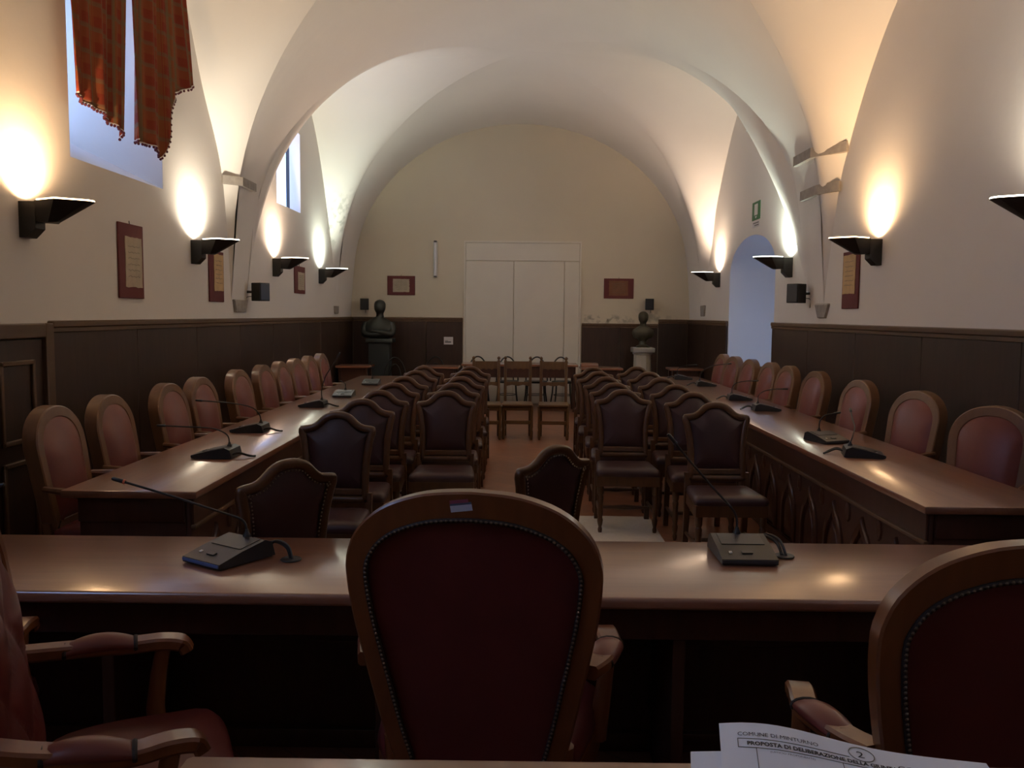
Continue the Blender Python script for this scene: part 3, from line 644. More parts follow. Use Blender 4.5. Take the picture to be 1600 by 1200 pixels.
def make_armchair(sticker):       # large oval-backed armchair, facing -Y
    root = empty('armchair', (0, 0, 0))
    half = smooth_curve([(0.185, 0.35), (0.205, 0.45), (0.232, 0.56), (0.268, 0.74), (0.290, 0.86), (0.300, 0.96), (0.296, 1.02), (0.268, 1.085), (0.205, 1.142), (0.11, 1.177), (0.0, 1.187)], 7)
    outl = resample(mirror_outline(half), 110); ln = lean(0.16, 0.46)
    m = MB(); wf = lambda x, z: 0.048 + 0.020 * max(0.0, min(1.0, (z - 0.98) / 0.18))
    ring(m, outl, wf, 0.185, 0.235, 0.005)
    m.map(ln); m.build('back_frame', CHL, root, 32)
    inner = offset(outl, lambda x, z: wf(x, z) - 0.003)
    def tuft(p):
        x, y, z = p
        u = x / 0.13; v = (z - 0.6) / 0.15
        d = abs(math.sin(PI * (u + v) / 2)) * abs(math.sin(PI * (u - v) / 2))
        e = min(1, max(0, (0.24 - abs(x)) / 0.06))
        return (x, y - 0.020 * (d ** 0.5) * e, z)
    m = MB(); pad(m, inner, 0.20, 0.030, -1, 22, tuft); m.map(ln); m.build('tufted_pad', LRED, root, 80)
    m = MB(); pad(m, inner, 0.222, 0.008, 1); m.map(ln); rp = m.build('rear_panel', LRED, root, 80)
    pth = [(x, 0.236, z) for x, z in offset(outl, lambda x, z: wf(x, z) + 0.001)]; pth = pth + [pth[0]]
    m = MB(); m.tube(pth, 0.0062, 6); m.map(ln); m.build('braid', BRAID, rp)
    nm = nails([(x, 0.2418, z) for x, _, z in pth], 0.0042, 0.0115, 1); nm.map(ln); k = nm.build('nailhead_trim', NAIL, rp); k['kind'] = 'stuff'
    so = [(-0.23, 0.20), (0.23, 0.20), (0.29, -0.15), (0.24, -0.235), (0.0, -0.25), (-0.24, -0.235), (-0.29, -0.15)]
    so2 = resample([tuple(p) for p in smooth_curve(so + [so[0]], 6)[:-1]], 48)
    m = MB(); m.loops([[(x, y, z) for x, y in so2] for z in (0.34, 0.42)]); m.build('seat_rail', CHL, root, 50)
    m = MB(); m.loops([[(x * s, -0.04 + (y + 0.04) * s, z) for x, y in so2] for s, z in ((0.98, 0.42), (1.01, 0.45), (0.98, 0.49), (0.88, 0.515), (0.5, 0.53), (0.2, 0.533))]); m.build('seat_cushion', LRED, root, 70)
    for sx in (-1, 1):
        m = MB(); m.tube([(sx * 0.235, -0.175, 0.0), (sx * 0.232, -0.165, 0.12), (sx * 0.245, -0.185, 0.28), (sx * 0.24, -0.175, 0.37)], [0.018, 0.017, 0.030, 0.032], 10); m.build('leg', CHL, root)
        m = MB(); m.tube([(sx * 0.21, 0.27, 0.0), (sx * 0.205, 0.225, 0.2), (sx * 0.205, 0.205, 0.42), (sx * 0.212, 0.212, 0.52)], [0.019, 0.024, 0.028, 0.024], 10); m.build('leg', CHL, root)
        # arm: flat scrolled wood, swept as oval sections
        pathp = smooth_curve([(sx * 0.262, 0.245, 0.728), (sx * 0.288, 0.16, 0.715), (sx * 0.308, 0.06, 0.703), (sx * 0.315, -0.02, 0.695), (sx * 0.304, -0.09, 0.698), (sx * 0.296, -0.140, 0.690), (sx * 0.294, -0.155, 0.668)], 5)
        Ls = []
        for i, p in enumerate(pathp):
            wdt = 0.030 if i < 26 else 0.024; th = 0.017
            q = Vector(p); t = (Vector(pathp[min(i + 1, len(pathp) - 1)]) - Vector(pathp[max(i - 1, 0)])).normalized(); u = t.cross(Vector((0, 0, 1))).normalized(); v = u.cross(t)
            Ls.append([q + u * wdt * a + v * th * b for a, b in ((-0.8, -1), (0.8, -1), (1, -0.6), (1, 0.6), (0.8, 1), (-0.8, 1), (-1, 0.6), (-1, -0.6))])
        m = MB(); m.loops(Ls); am = m.build('armrest', CHL, root, 30)
        pp = smooth_curve([(sx * 0.291, 0.145, 0.722), (sx * 0.302, 0.09, 0.726), (sx * 0.311, 0.03, 0.722), (sx * 0.314, -0.025, 0.712)], 4)
        k = len(pp); m = MB()
        Ls = []
        for i, p in enumerate(pp):
            e = math.sin(PI * (0.12 + 0.76 * i / (k - 1))); wv = 0.028 + 0.012 * e; hh = 0.006 + 0.022 * e
            Ls.append([(p[0] + wv * math.cos(a), p[1], p[2] - 0.012 + hh * (math.sin(a) if math.sin(a) > 0 else 0.7 * math.sin(a))) for a in [2 * PI * j / 14 for j in range(14)]])
        m.loops(Ls); ap = m.build('arm_pad', LRED2, am, 70)
        for e, i in ((0.0, 0), (1.0, k - 1)):
            p = pp[i]; m = MB(); m.loops([[(p[0] + (0.035 + d) * math.cos(a), p[1] + dy, p[2] - 0.012 + (0.019 + d) * math.sin(a)) for a in [2 * PI * j / 14 for j in range(14)]] for dy, d in ((-0.005, 0), (0, 0.002), (0.005, 0))]); m.build('braid', BRAID, ap)
        m = MB(); m.tube([(sx * 0.302, -0.095, 0.685), (sx * 0.306, -0.08, 0.61), (sx * 0.296, -0.07, 0.52), (sx * 0.282, -0.08, 0.40)], [0.020, 0.021, 0.024, 0.028], 10); m.build('arm_support', CHL, am)
    if sticker:
        z = 1.152; yb = 0.2357 + (z - 0.46) * 0.16
        R = Matrix.Translation((0.020, yb, z)) @ Matrix.Rotation(math.radians(-9.1), 4, 'X') @ Matrix.Rotation(math.radians(8), 4, 'Y')
        st = MB().box((0, 0.0006, -0.005), (0.050, 0.0012, 0.016), R).build('sticker', STW, root)
        MB().box((0, 0.0006, 0.0055), (0.050, 0.0012, 0.005), R).build('sticker_blue_band', STB, st)
        MB().box((0.003, 0.0006, 0.012), (0.043, 0.0012, 0.008), R).build('sticker_red_band', STR, st)
    return root
def place_arm(x, y, rz, label, sticker=False):
    o = make_armchair(True) if sticker else dup(ac0)
    f = Vector((math.sin(rz), -math.cos(rz))); o.location = (x + f.x * 0.33, y + f.y * 0.33, 0); o.rotation_euler = (0, 0, rz); o.scale = (1.04, 1, 1)
    tag(o, label, 'armchair', 'oval-backed armchairs at the front table'); return o
ac0 = make_armchair(False)
ac0.location = (-1.235 + 0.33 * math.cos(math.radians(24)), 1.83 + 0.33 * math.sin(math.radians(24)), 0); ac0.rotation_euler = (0, 0, math.radians(90 + 24))
tag(ac0, 'red leather armchair turned sideways, its padded arms and tufted back showing', 'armchair', 'oval-backed armchairs at the front table')
place_arm(-0.112, 1.99, PI - math.radians(7), 'oval-backed red leather armchair with a small white sticker on its top rail', True)
place_arm(1.00, 1.58, PI, 'oval-backed dark red armchair behind the white printed papers')
place_arm(-1.74, 1.96, PI, 'armchair mostly hidden behind the sideways armchair, one wooden arm showing')

# carved wooden chairs in the aisle, facing the front table
def make_rustic():
    root = empty('rustic_wooden_chair', (0, 0, 0)); ln = lean(0.10, 0.45)
    for s in (-1, 1):
        m = MB(); m.cb(s * 0.165 - 0.019, s * 0.165 + 0.019, 0.16, 0.198, 0.0, 1.0, 0.004, 1)
        m.lathe([(0.008, 1.0), (0.012, 1.008), (0.021, 1.022), (0.021, 1.034), (0.010, 1.046), (0.004, 1.05)], 10, (s * 0.165, 0.179, 0)); m.map(ln); m.build('rear_post', RUST, root)
        m = MB(); m.lathe([(0.014, 0), (0.020, 0.03), (0.022, 0.10), (0.016, 0.13), (0.022, 0.17), (0.018, 0.3), (0.023, 0.36), (0.023, 0.43)], 10, (s * 0.18, -0.17, 0)); m.build('leg', RUST, root)
        m = MB(); m.cb(s * 0.172 - 0.011, s * 0.172 + 0.011, -0.17, 0.18, 0.10, 0.135, 0.003, 1); m.build('stretcher', RUST, root)
    pl = [(-0.148, 0.985), (0.148, 0.985), (0.148, 0.875)] + [(0.148 - 0.296 * k / 12, 0.872 + 0.018 * abs(math.sin(PI * k / 3))) for k in range(1, 12)] + [(-0.148, 0.875)]
    m = MB(); m.prism(pl, 0.168, 0.190); m.map(ln); m.build('crest_panel', RUST, root, 30)
    m = MB(); m.prism([(-0.148, 0.715), (0.148, 0.715), (0.148, 0.66), (0.07, 0.675), (0, 0.66), (-0.07, 0.675), (-0.148, 0.66)], 0.168, 0.190); m.map(ln); m.build('back_rail', RUST, root, 30)
    m = MB(); m.cb(-0.192, 0.192, -0.22, 0.195, 0.43, 0.458, 0.008, 2); m.build('seat', RUST, root)
    m = MB(); m.cb(-0.17, 0.17, -0.185, -0.160, 0.375, 0.43, 0.003, 1); m.build('apron', RUST, root)
    m = MB(); m.cb(-0.18, 0.18, -0.185, -0.155, 0.20, 0.245, 0.004, 1); m.build('stretcher', RUST, root)
    return root
ru0 = make_rustic()
for i, (x, lab) in enumerate(((-0.435, 'carved wooden chair with open back, nearest the plaid-curtain side'), (-0.025, 'carved wooden chair with open back, middle of the three in the aisle'), (0.44, 'carved wooden chair with open back, nearest the arched-doorway side'))):
    o = ru0 if i == 0 else dup(ru0)
    o.location = (x, 11.05 + (0.0, 0.05, 0.02)[i], 0); o.rotation_euler = (0, 0, (0.03, 0, -0.03)[i]); tag(o, lab, 'chair', 'carved wooden chairs at the end of the aisle')

# bentwood chairs by the far desks
def make_bentwood():
    root = empty('bentwood_chair', (0, 0, 0))
    arcp = [(0.19 * math.cos(a), 0.19 + 0.05 * math.sin(a), 0.46 + 0.44 * math.sin(a)) for a in [PI * k / 20 for k in range(21)]]
    m = MB(); m.tube(arcp, 0.013, 8); m.build('back_hoop', BLK2, root)
    arcp = [(0.11 * math.cos(a), 0.19 + 0.035 * math.sin(a), 0.46 + 0.32 * math.sin(a)) for a in [PI * k / 20 for k in range(21)]]
    m = MB(); m.tube(arcp, 0.010, 8); m.build('inner_hoop', BLK2, root)
    m = MB(); m.lathe([(0.19, 0.44), (0.205, 0.45), (0.205, 0.468), (0.19, 0.475), (0.02, 0.47)], 24); m.build('seat', BLK2, root)
    for sx in (-1, 1):
        for sy in (-1, 1):
            m = MB(); m.tube([(sx * 0.19, sy * 0.20, 0), (sx * 0.16, sy * 0.165, 0.25), (sx * 0.15, sy * 0.15, 0.45)], [0.010, 0.013, 0.015], 8); m.build('leg', BLK2, root)
    m = MB(); m.tube([(0.165 * math.cos(a), 0.165 * math.sin(a), 0.22) for a in [2 * PI * k / 24 for k in range(25)]], 0.007, 6); m.build('leg_ring', BLK2, root)
    return root
bw0 = make_bentwood()
BW = [(-2.10, 14.30, 0.1), (-1.50, 14.75, -0.1), (-0.72, 14.93, 0.1), (-0.22, 14.92, 0.0), (0.28, 14.93, -0.1), (0.76, 14.92, 0.15)]
BL = ['dark bentwood chair under the bronze bust with folded arms', 'dark bentwood chair below the white card on the panelling', 'dark bentwood chair at the far desk, on the white card side', 'dark bentwood chair at the far desk, before the seam of the white door',
      'dark bentwood chair with tall hoop back above the middle of the far desk', 'dark bentwood chair at the far desk, nearest the marble column']
for i, (x, y, r) in enumerate(BW):
    o = bw0 if i == 0 else dup(bw0)
    o.location = (x, y, 0); o.rotation_euler = (0, 0, r); o.scale = (1, 1, 0.95); tag(o, BL[i], 'chair', 'bentwood chairs at the far wall')

# ------------------------------------------------------------------ tables
def ogee(wd, h):
    hw = wd / 2
    r = smooth_curve([(hw, 0.0), (hw, h * 0.30), (hw * 0.93, h * 0.55), (hw * 0.62, h * 0.76), (hw * 0.28, h * 0.86), (hw * 0.07, h * 0.95), (0, h)], 4)
    return r + [(-x, z) for x, z in r[::-1] if x > 1e-6]
def long_table(name, x_in, x_out, y0, y1, label):
    sg = 1 if x_out > x_in else -1
    root = empty(name, ((x_in + x_out) / 2, (y0 + y1) / 2, 0)); tag(root, label, 'table', 'long side tables')
    ox, oy = root.location.x, root.location.y
    def B(n, xa, xb, ya, yb, z0, z1, mat, par=root, b=0.005):
        return MB().cb(min(xa, xb) - ox, max(xa, xb) - ox, ya - oy, yb - oy, z0, z1, b, 2).build(n, mat, par)
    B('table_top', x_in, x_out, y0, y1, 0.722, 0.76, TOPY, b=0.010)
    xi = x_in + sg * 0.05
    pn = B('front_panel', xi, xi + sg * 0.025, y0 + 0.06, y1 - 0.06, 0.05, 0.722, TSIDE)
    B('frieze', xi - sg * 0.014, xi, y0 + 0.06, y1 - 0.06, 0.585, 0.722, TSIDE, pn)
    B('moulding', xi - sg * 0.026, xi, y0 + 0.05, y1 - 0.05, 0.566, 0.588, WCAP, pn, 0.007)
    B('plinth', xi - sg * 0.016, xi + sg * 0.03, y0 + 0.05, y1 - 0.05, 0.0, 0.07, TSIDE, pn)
    for ya in (y0 + 0.06, y1 - 0.09):
        ep = B('end_panel', xi + sg * 0.026, x_out - sg * 0.06, ya, ya + 0.03, 0.0, 0.722, TSIDE)
        yy = ya - 0.008 if ya < oy else ya + 0.038
        B('end_frieze', xi + sg * 0.03, x_out - sg * 0.06, yy - 0.006, yy + 0.006, 0.60, 0.722, TSIDE, ep, 0.003)
        B('end_moulding', xi + sg * 0.02, x_out - sg * 0.05, yy - 0.012, yy + 0.012, 0.20, 0.225, WCAP, ep)
    # carved ogee arches
    n = int((y1 - y0 - 0.2) / 0.42); a0 = None; d0 = None
    for i in range(n):
        yc = y0 + 0.16 + 0.21 + i * 0.42 - oy
        if a0 is None:
            m = MB(); o = ogee(0.30, 0.44); o2 = ogee(0.22, 0.37)
            f = lambda pl, dx, dz=0: [(-sg * dx, a, b + dz) for a, b in pl]
            m.loops([f(o, 0.0), f(o, 0.012), f([(a * 0.93, b * 0.97 + 0.004) for a, b in o], 0.020), f([(a * 1.03, b * 1.02) for a, b in o2], 0.020), f(o2, 0.010), f(o2, 0.0)], cap=False)
            m.loops([f([(a * 0.55, b * 0.62 + 0.04) for a, b in o], 0.0), f([(a * 0.5, b * 0.58 + 0.05) for a, b in o], 0.012), f([(a * 0.1, b * 0.2 + 0.14) for a, b in o], 0.018)])
            c = m.build('carved_arch', CARV, pn, 40); a0 = c
            m = MB(); m.loops([f([(0.035 * s * math.cos(t), 0.42 + 0.06 * s * math.sin(t)) for t in [2 * PI * k / 8 for k in range(8)]], dd) for s, dd in ((1, 0), (0.9, 0.010), (0.3, 0.018))]); d0 = m.build('carved_leaf', CARV, pn)
            e = d0
        else:
            c = a0.copy(); C.objects.link(c); c.parent = pn; e = d0.copy(); C.objects.link(e); e.parent = pn
        c.location = (xi - ox, yc, 0.085); e.location = (xi - ox, yc + 0.21, 0.085)
    return root
long_table('council_table', -1.51, -2.155, 3.95, 11.55, 'long glossy wooden table with five microphones on the plaid-curtain side')
long_table('council_table', 1.82, 2.49, 3.80, 11.95, 'long glossy wooden table with carved arches on the arched-doorway side')
# front table
root = empty('presidency_table', (0, 2.83, 0)); tag(root, 'wide glossy wooden front table carrying two desk microphones', 'table')
def FB(n, x0, x1, y0, y1, z0, z1, mat, par=root, b=0.004): return MB().cb(x0, x1, y0 - 2.83, y1 - 2.83, z0, z1, b, 3).build(n, mat, par)
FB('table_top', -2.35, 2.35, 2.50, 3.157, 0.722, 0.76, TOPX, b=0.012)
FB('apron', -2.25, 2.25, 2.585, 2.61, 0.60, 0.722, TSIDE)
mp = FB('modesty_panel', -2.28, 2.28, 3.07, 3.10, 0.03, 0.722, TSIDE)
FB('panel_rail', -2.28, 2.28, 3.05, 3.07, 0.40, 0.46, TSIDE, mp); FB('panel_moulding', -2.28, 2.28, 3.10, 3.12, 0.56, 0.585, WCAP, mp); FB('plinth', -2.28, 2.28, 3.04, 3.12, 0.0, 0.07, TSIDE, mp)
for x in (-2.26, -1.32, -0.45, 0.49, 1.40, 2.22): FB('divider', x, x + 0.04, 2.63, 3.05, 0.0, 0.722, TSIDE)
# desk in front of the photographer
root = empty('reading_desk', (0, 0.705, 0)); tag(root, 'light brown desk top edge under the printed papers', 'desk')
MB().cb(-0.388, 0.85, -0.33, 0.265, 1.045, 1.08, 0.008, 2).build('desk_top', TOPX, root)
for x in (-0.36, 0.80): MB().cb(x - 0.02, x + 0.02, -0.28, 0.17, 0.0, 1.045, 0.004, 1).build('side_panel', TSIDE, root)
MB().cb(-0.34, 0.78, 0.12, 0.15, 0.30, 1.045, 0.004, 1).build('front_panel', TSIDE, root)

# far desks
def far_desk(name, x0, x1, y0, y1, h, label, box=None):
    r = empty(name, ((x0 + x1) / 2, (y0 + y1) / 2, 0)); tag(r, label, 'desk', 'wooden desks by the far wall'); cx, cy = r.location.x, r.location.y
    def B(n, a, b, c, d, z0, z1, m): MB().cb(a - cx, b - cx, c - cy, d - cy, z0, z1, 0.004, 1).build(n, m, r)
    B('desk_top', x0, x1, y0, y1, h - 0.035, h, TOPX)
    for xx in (x0 + 0.04, x1 - 0.08):
        for yy in (y0 + 0.04, y1 - 0.08): B('leg', xx, xx + 0.04, yy, yy + 0.04, 0, h - 0.035, TSIDE)
    if box != 'open': B('front_panel', x0 + 0.081, x1 - 0.081, y0 + 0.045, y0 + 0.065, 0.2, h - 0.035, TSIDE)
    else: B('apron', x0 + 0.081, x1 - 0.081, y0 + 0.045, y0 + 0.065, h - 0.22, h - 0.035, TSIDE)
    return r
far_desk('small_desk', -2.97, -2.42, 13.75, 14.25, 0.755, 'small wooden desk in the corner by the bronze bust with folded arms')
far_desk('small_desk', -1.62, -0.99, 13.75, 14.25, 0.755, 'small wooden desk below the white card')
far_desk('long_desk', -0.96, 0.96, 14.05, 14.65, 0.785, 'long open-legged wooden desk before the white door', 'open')
far_desk('small_desk', 0.99, 1.66, 13.75, 14.25, 0.755, 'small wooden desk carrying a pale wooden box')
far_desk('small_desk', 2.42, 2.96, 13.80, 14.25, 0.755, 'small wooden desk in the corner beside the marble column')
bxo = MB().cb(0.96 - 1.1, 1.24 - 1.1, -0.14, 0.14, 0, 0.055, 0.006, 2).build('flat_box', TOPX)
bxo.location = (1.13, 13.98, 0.755); tag(bxo, 'flat brown wooden box lying on the small far desk', 'box')
MB().cb(0.965 - 1.1, 1.235 - 1.1, -0.135, 0.135, 0.055, 0.072, 0.005, 1).build('lid', TOPX, bxo)
# pale mat
mt = MB().cb(-0.92, 0.92, -1.0, 1.0, 0.0, 0.008, 0.003, 1).build('floor_mat', RUG); mt.location = (0.12, 5.73, 0); tag(mt, 'pale grey mat lying on the terracotta floor under chairs', 'mat')

# ------------------------------------------------------------------ desk microphones
def mic(x, y, z, rz, neck, label, cable=None, grommet=None, led=False):
    root = empty('desk_microphone', (x, y, z), rz); tag(root, label, 'microphone', 'gooseneck desk microphones')
    sd = [(-0.115, 0.004), (-0.115, 0.022), (-0.02, 0.046), (0.075, 0.064), (0.105, 0.052), (0.118, 0.004)]
    m = MB(); m.prism(sd, -0.095, 0.095, 'YZ'); body = m.build('body', BLK, root, 20)
    MB().bb(-0.088, 0.088, -0.105, 0.11, 0.0, 0.005).build('base_plate', BLK, body)
    MB().bb(-0.093, 0.093, -0.1185, -0.1135, 0.010, 0.020).build('front_edge', LED if led else GREYP, body)
    sl = math.atan2(0.024, 0.095)
    T = Matrix.Translation((0, -0.07, 0.0345)) @ Matrix.Rotation(sl, 4, 'X')
    MB().bb(-0.018, 0.018, -0.008, 0.008, -0.002, 0.003, T).build('talk_button', GREYP, body)
    MB().bb(-0.062, -0.052, -0.006, 0.006, -0.002, 0.002, T).build('indicator', WHITEPL, body)
    sl2 = math.atan2(0.018, 0.095)
    T2 = Matrix.Translation((0, 0.025, 0.0552)) @ Matrix.Rotation(sl2, 4, 'X')
    MB().bb(-0.075, 0.075, -0.04, 0.045, -0.002, 0.0015, T2).build('speaker_grille', GREYP if not led else BLK, body)
    MB().lathe([(0.014, 0.055), (0.014, 0.068), (0.009, 0.076), (0.006, 0.088)], 12, (0, 0.075, 0)).build('neck_socket', BLK, root)
    if neck:
        p0 = Vector((0, 0.075, 0.08)); P = [p0] + [Vector(q) for q in neck]
        pts = smooth_curve(P, 6)
        nk = MB().tube(pts, 0.0042, 8).build('gooseneck', CABLE, root)
        a = Vector(pts[-3]); b = Vector(pts[-1]); d = (b - a).normalized()
        MB().tube([b - d * 0.005, b + d * 0.002, b + d * 0.040, b + d * 0.046], [0.004, 0.0075, 0.0075, 0.005], 10).build('microphone_head', BLK, nk)
        MB().tube([b - d * 0.001, b + d * 0.006], 0.0085, 10).build('light_ring', TIP if led else GREYP, nk)
    if cable:
        MB().tube(smooth_curve([(0.04, 0.11, 0.022)] + list(cable), 6), 0.006, 8).build('cable', CABLE, root)
        MB().tube(smooth_curve([(0.06, 0.11, 0.022)] + [(a + 0.012, b - 0.004, c + (0.006 if c > 0.01 else 0)) for a, b, c in cable], 6), 0.005, 8).build('cable', CABLE, root)
    if grommet:
        m = MB(); m.lathe([(0.022, 0.0), (0.033, 0.0), (0.036, 0.003), (0.033, 0.006), (0.022, 0.005)], 20, (grommet[0], grommet[1], 0.0)); m.build('cable_grommet', CABLE, root)
    return root
ZT_ = 0.76
mic(-0.985, 2.86, ZT_, math.radians(-33), [(-0.02, 0.072, 0.118), (-0.10, 0.02, 0.152), (-0.24, -0.07, 0.205), (-0.36, -0.15, 0.248)], 'desk microphone with blue front edge on the front table, neck bent sideways', [(0.08, 0.13, 0.045), (0.145, 0.125, 0.036), (0.175, 0.115, 0.004)], (0.180, 0.112), True)
mic(0.785, 2.96, ZT_, math.radians(0), [(-0.01, 0.08, 0.14), (-0.09, 0.09, 0.23), (-0.17, 0.09, 0.32), (-0.225, 0.085, 0.385)], 'dark desk microphone on the front table near the carved side table', [(0.10, 0.12, 0.045), (0.135, 0.06, 0.04), (0.145, 0.01, 0.004)], (0.150, 0.005))
mic(-2.02, 2.85, ZT_, math.radians(0), [(0.0, 0.07, 0.15), (0.08, 0.02, 0.19), (0.18, -0.01, 0.225), (0.25, -0.02, 0.245)], 'desk microphone at the far end of the front table, only its tip in view')
CB = [(0.05, 0.15, 0.03), (0.03, 0.20, 0.012), (0.0, 0.225, 0.007)]
nl = [(0.0, 0.06, 0.13), (0.0, -0.02, 0.165), (0.0, -0.15, 0.172), (0.0, -0.30, 0.178)]
mic(-1.76, 4.93, ZT_, math.radians(-90), nl, 'desk microphone on the plaid-curtain side table, first from the front table', CB)
mic(-1.90, 6.00, ZT_, math.radians(-90), [(0, 0.06, 0.13), (0, 0, 0.175), (0, -0.14, 0.20), (0.0, -0.34, 0.215)], 'desk microphone on the plaid-curtain side table, second from the front table', CB)
mic(-1.85, 7.65, ZT_, math.radians(-90), [(0, 0.075, 0.16), (0.0, 0.11, 0.27), (0.0, 0.17, 0.37), (0.0, 0.22, 0.45)], 'desk microphone with upright neck on the plaid-curtain side table, third from the front table', CB)
mic(-1.77, 8.60, ZT_, 0, [(0, 0.07, 0.11), (0, 0.05, 0.13), (-0.02, 0.0, 0.15)], 'desk microphone on the plaid-curtain side table, fourth from the front table')
mic(-1.755, 10.1, ZT_, 0, [(0, 0.075, 0.14), (0, 0.06, 0.20), (-0.01, 0.03, 0.25)], 'desk microphone on the plaid-curtain side table, fifth from the front table')
nr = [(0.0, 0.07, 0.13), (0.0, 0.03, 0.17), (0.0, -0.05, 0.19), (0.0, -0.14, 0.195)]
mic(2.09, 5.18, ZT_, math.radians(75), [(0.02, 0.06, 0.12), (0.12, 0.04, 0.16), (0.26, 0.04, 0.20), (0.36, 0.04, 0.235)], 'desk microphone on the arched-doorway side table, first from the front table', CB)
mic(2.08, 5.78, ZT_, math.radians(20), [(0.0, 0.07, 0.13), (0.03, 0.06, 0.17), (0.09, 0.04, 0.185)], 'desk microphone on the arched-doorway side table, second from the front table')
mic(2.22, 7.70, ZT_, math.radians(85), nr, 'desk microphone on the arched-doorway side table, third from the front table', CB)
mic(2.22, 8.65, ZT_, math.radians(85), nr, 'desk microphone on the arched-doorway side table, fourth from the front table', CB)
mic(2.25, 10.35, ZT_, math.radians(85), [(0, 0.07, 0.13), (0, 0.02, 0.2), (0, -0.1, 0.25), (0, -0.25, 0.27)], 'desk microphone on the arched-doorway side table, fifth from the front table', CB)
mic(2.17, 11.4, ZT_, math.radians(85), nr, 'desk microphone on the arched-doorway side table, sixth from the front table', CB)

# ------------------------------------------------------------------ printed papers on the desk
ux = Vector((0.9836, -0.1806, 0)).normalized(); uy = Vector((0.1806, 0.9836, 0)).normalized()
P0 = Vector((0.246, 1.008, 0))          # far left corner
def curl(u, v):                          # v measured back from the far edge
    return 1.086 + 0.022 * math.exp(-((u - 0.05) / 0.10) ** 2) * max(0, 1 - v / 0.16) + 0.004 * max(0, 1 - v / 0.2)
pr = empty('document', (P0.x, P0.y, 1.08)); tag(pr, 'white printed municipal papers with a circled handwritten 2 on the desk', 'document')
def sheetm(du, dv, dz, wd, ht, name):
    m = MB(); n1, n2 = 22, 16; vs = []
    for top in (1, 0):
        for i in range(n1 + 1):
            for j in range(n2 + 1):
                u = wd * i / n1; v = ht * j / n2; q = ux * (u + du) - uy * (v + dv)
                vs.append((q.x, q.y, curl(u + du, v + dv) - 1.08 + dz - (0 if top else 0.0008)))
    K = (n1 + 1) * (n2 + 1); fs = []
    for i in range(n1):
        for j in range(n2):
            a = i * (n2 + 1) + j; fs.append((a, a + 1, a + n2 + 2, a + n2 + 1)); fs.append((K + a, K + a + n2 + 1, K + a + n2 + 2, K + a + 1))
    b = [i * (n2 + 1) for i in range(n1 + 1)] + [n1 * (n2 + 1) + j for j in range(1, n2 + 1)] + [i * (n2 + 1) + n2 for i in range(n1 - 1, -1, -1)] + [j for j in range(n2 - 1, 0, -1)]
    for p, q in zip(b, b[1:] + b[:1]): fs.append((p, q, K + q, K + p))
    return MB().add(vs, fs).build(name, PAPER, pr, 60)
sheetm(0, 0, 0, 0.30, 0.30, 'sheet'); sheetm(-0.034, 0.050, -0.003, 0.30, 0.25, 'sheet')
def text(body, u, v, size, mat, name='printed_line', sx=1.0, bold=0):
    cu_ = bpy.data.curves.new(name, 'FONT'); cu_.body = body; cu_.size = size; cu_.resolution_u = 2; cu_.offset = bold
    t = bpy.data.objects.new(name + '_curve', cu_); C.objects.link(t)
    dg = bpy.context.evaluated_depsgraph_get(); me = bpy.data.meshes.new_from_object(t.evaluated_get(dg)); bpy.data.objects.remove(t); bpy.data.curves.remove(cu_)
    for q in me.vertices:
        uu = u + q.co.x * sx; vv = v - q.co.y; p = ux * uu - uy * vv; q.co = Vector((p.x, p.y, curl(uu, vv) - 1.08 + 0.0007))
    me.name = name; me.materials.clear(); me.materials.append(mat); o = bpy.data.objects.new(name, me); C.objects.link(o); o.parent = pr; return o
text('COMUNE DI MINTURNO', 0.020, 0.026, 0.0098, INK, sx=0.84)
text('PROPOSTA DI DELIBERAZIONE DELLA GIUNTA', 0.030, 0.043, 0.0098, INK, sx=0.80, bold=0.0003)
text('(UFFICIO PROPONENTE)', 0.055, 0.054, 0.0045, INKF)
text('2', 0.154, 0.028, 0.018, INK, 'handwritten_number')
text('CONSIGLIO', 0.196, 0.040, 0.0125, INK, 'handwritten_word')
m = MB(); cp = []
for k in range(29):
    a = 2 * PI * k / 28; u = 0.160 + 0.014 * math.cos(a); v = 0.021 + 0.014 * math.sin(a); p = ux * u - uy * v; cp.append((p.x, p.y, curl(u, v) - 1.08 + 0.0006))
m.tube(cp, 0.0005, 5); m.build('pen_circle', INKF, pr)
def rule(u0, v0, u1, v1):
    pts = []
    for k in range(13):
        u = u0 + (u1 - u0) * k / 12; v = v0 + (v1 - v0) * k / 12; p = ux * u - uy * v; pts.append((p.x, p.y, curl(u, v) - 1.08 + 0.0005))
    MB().tube(pts, 0.00045, 4).build('ruled_line', INKF, pr)
rule(0.020, 0.031, 0.020, 0.047); rule(0.020, 0.031, 0.145, 0.031); rule(0.020, 0.047, 0.28, 0.047); rule(0.040, 0.047, 0.040, 0.09); rule(0.135, 0.047, 0.135, 0.09)

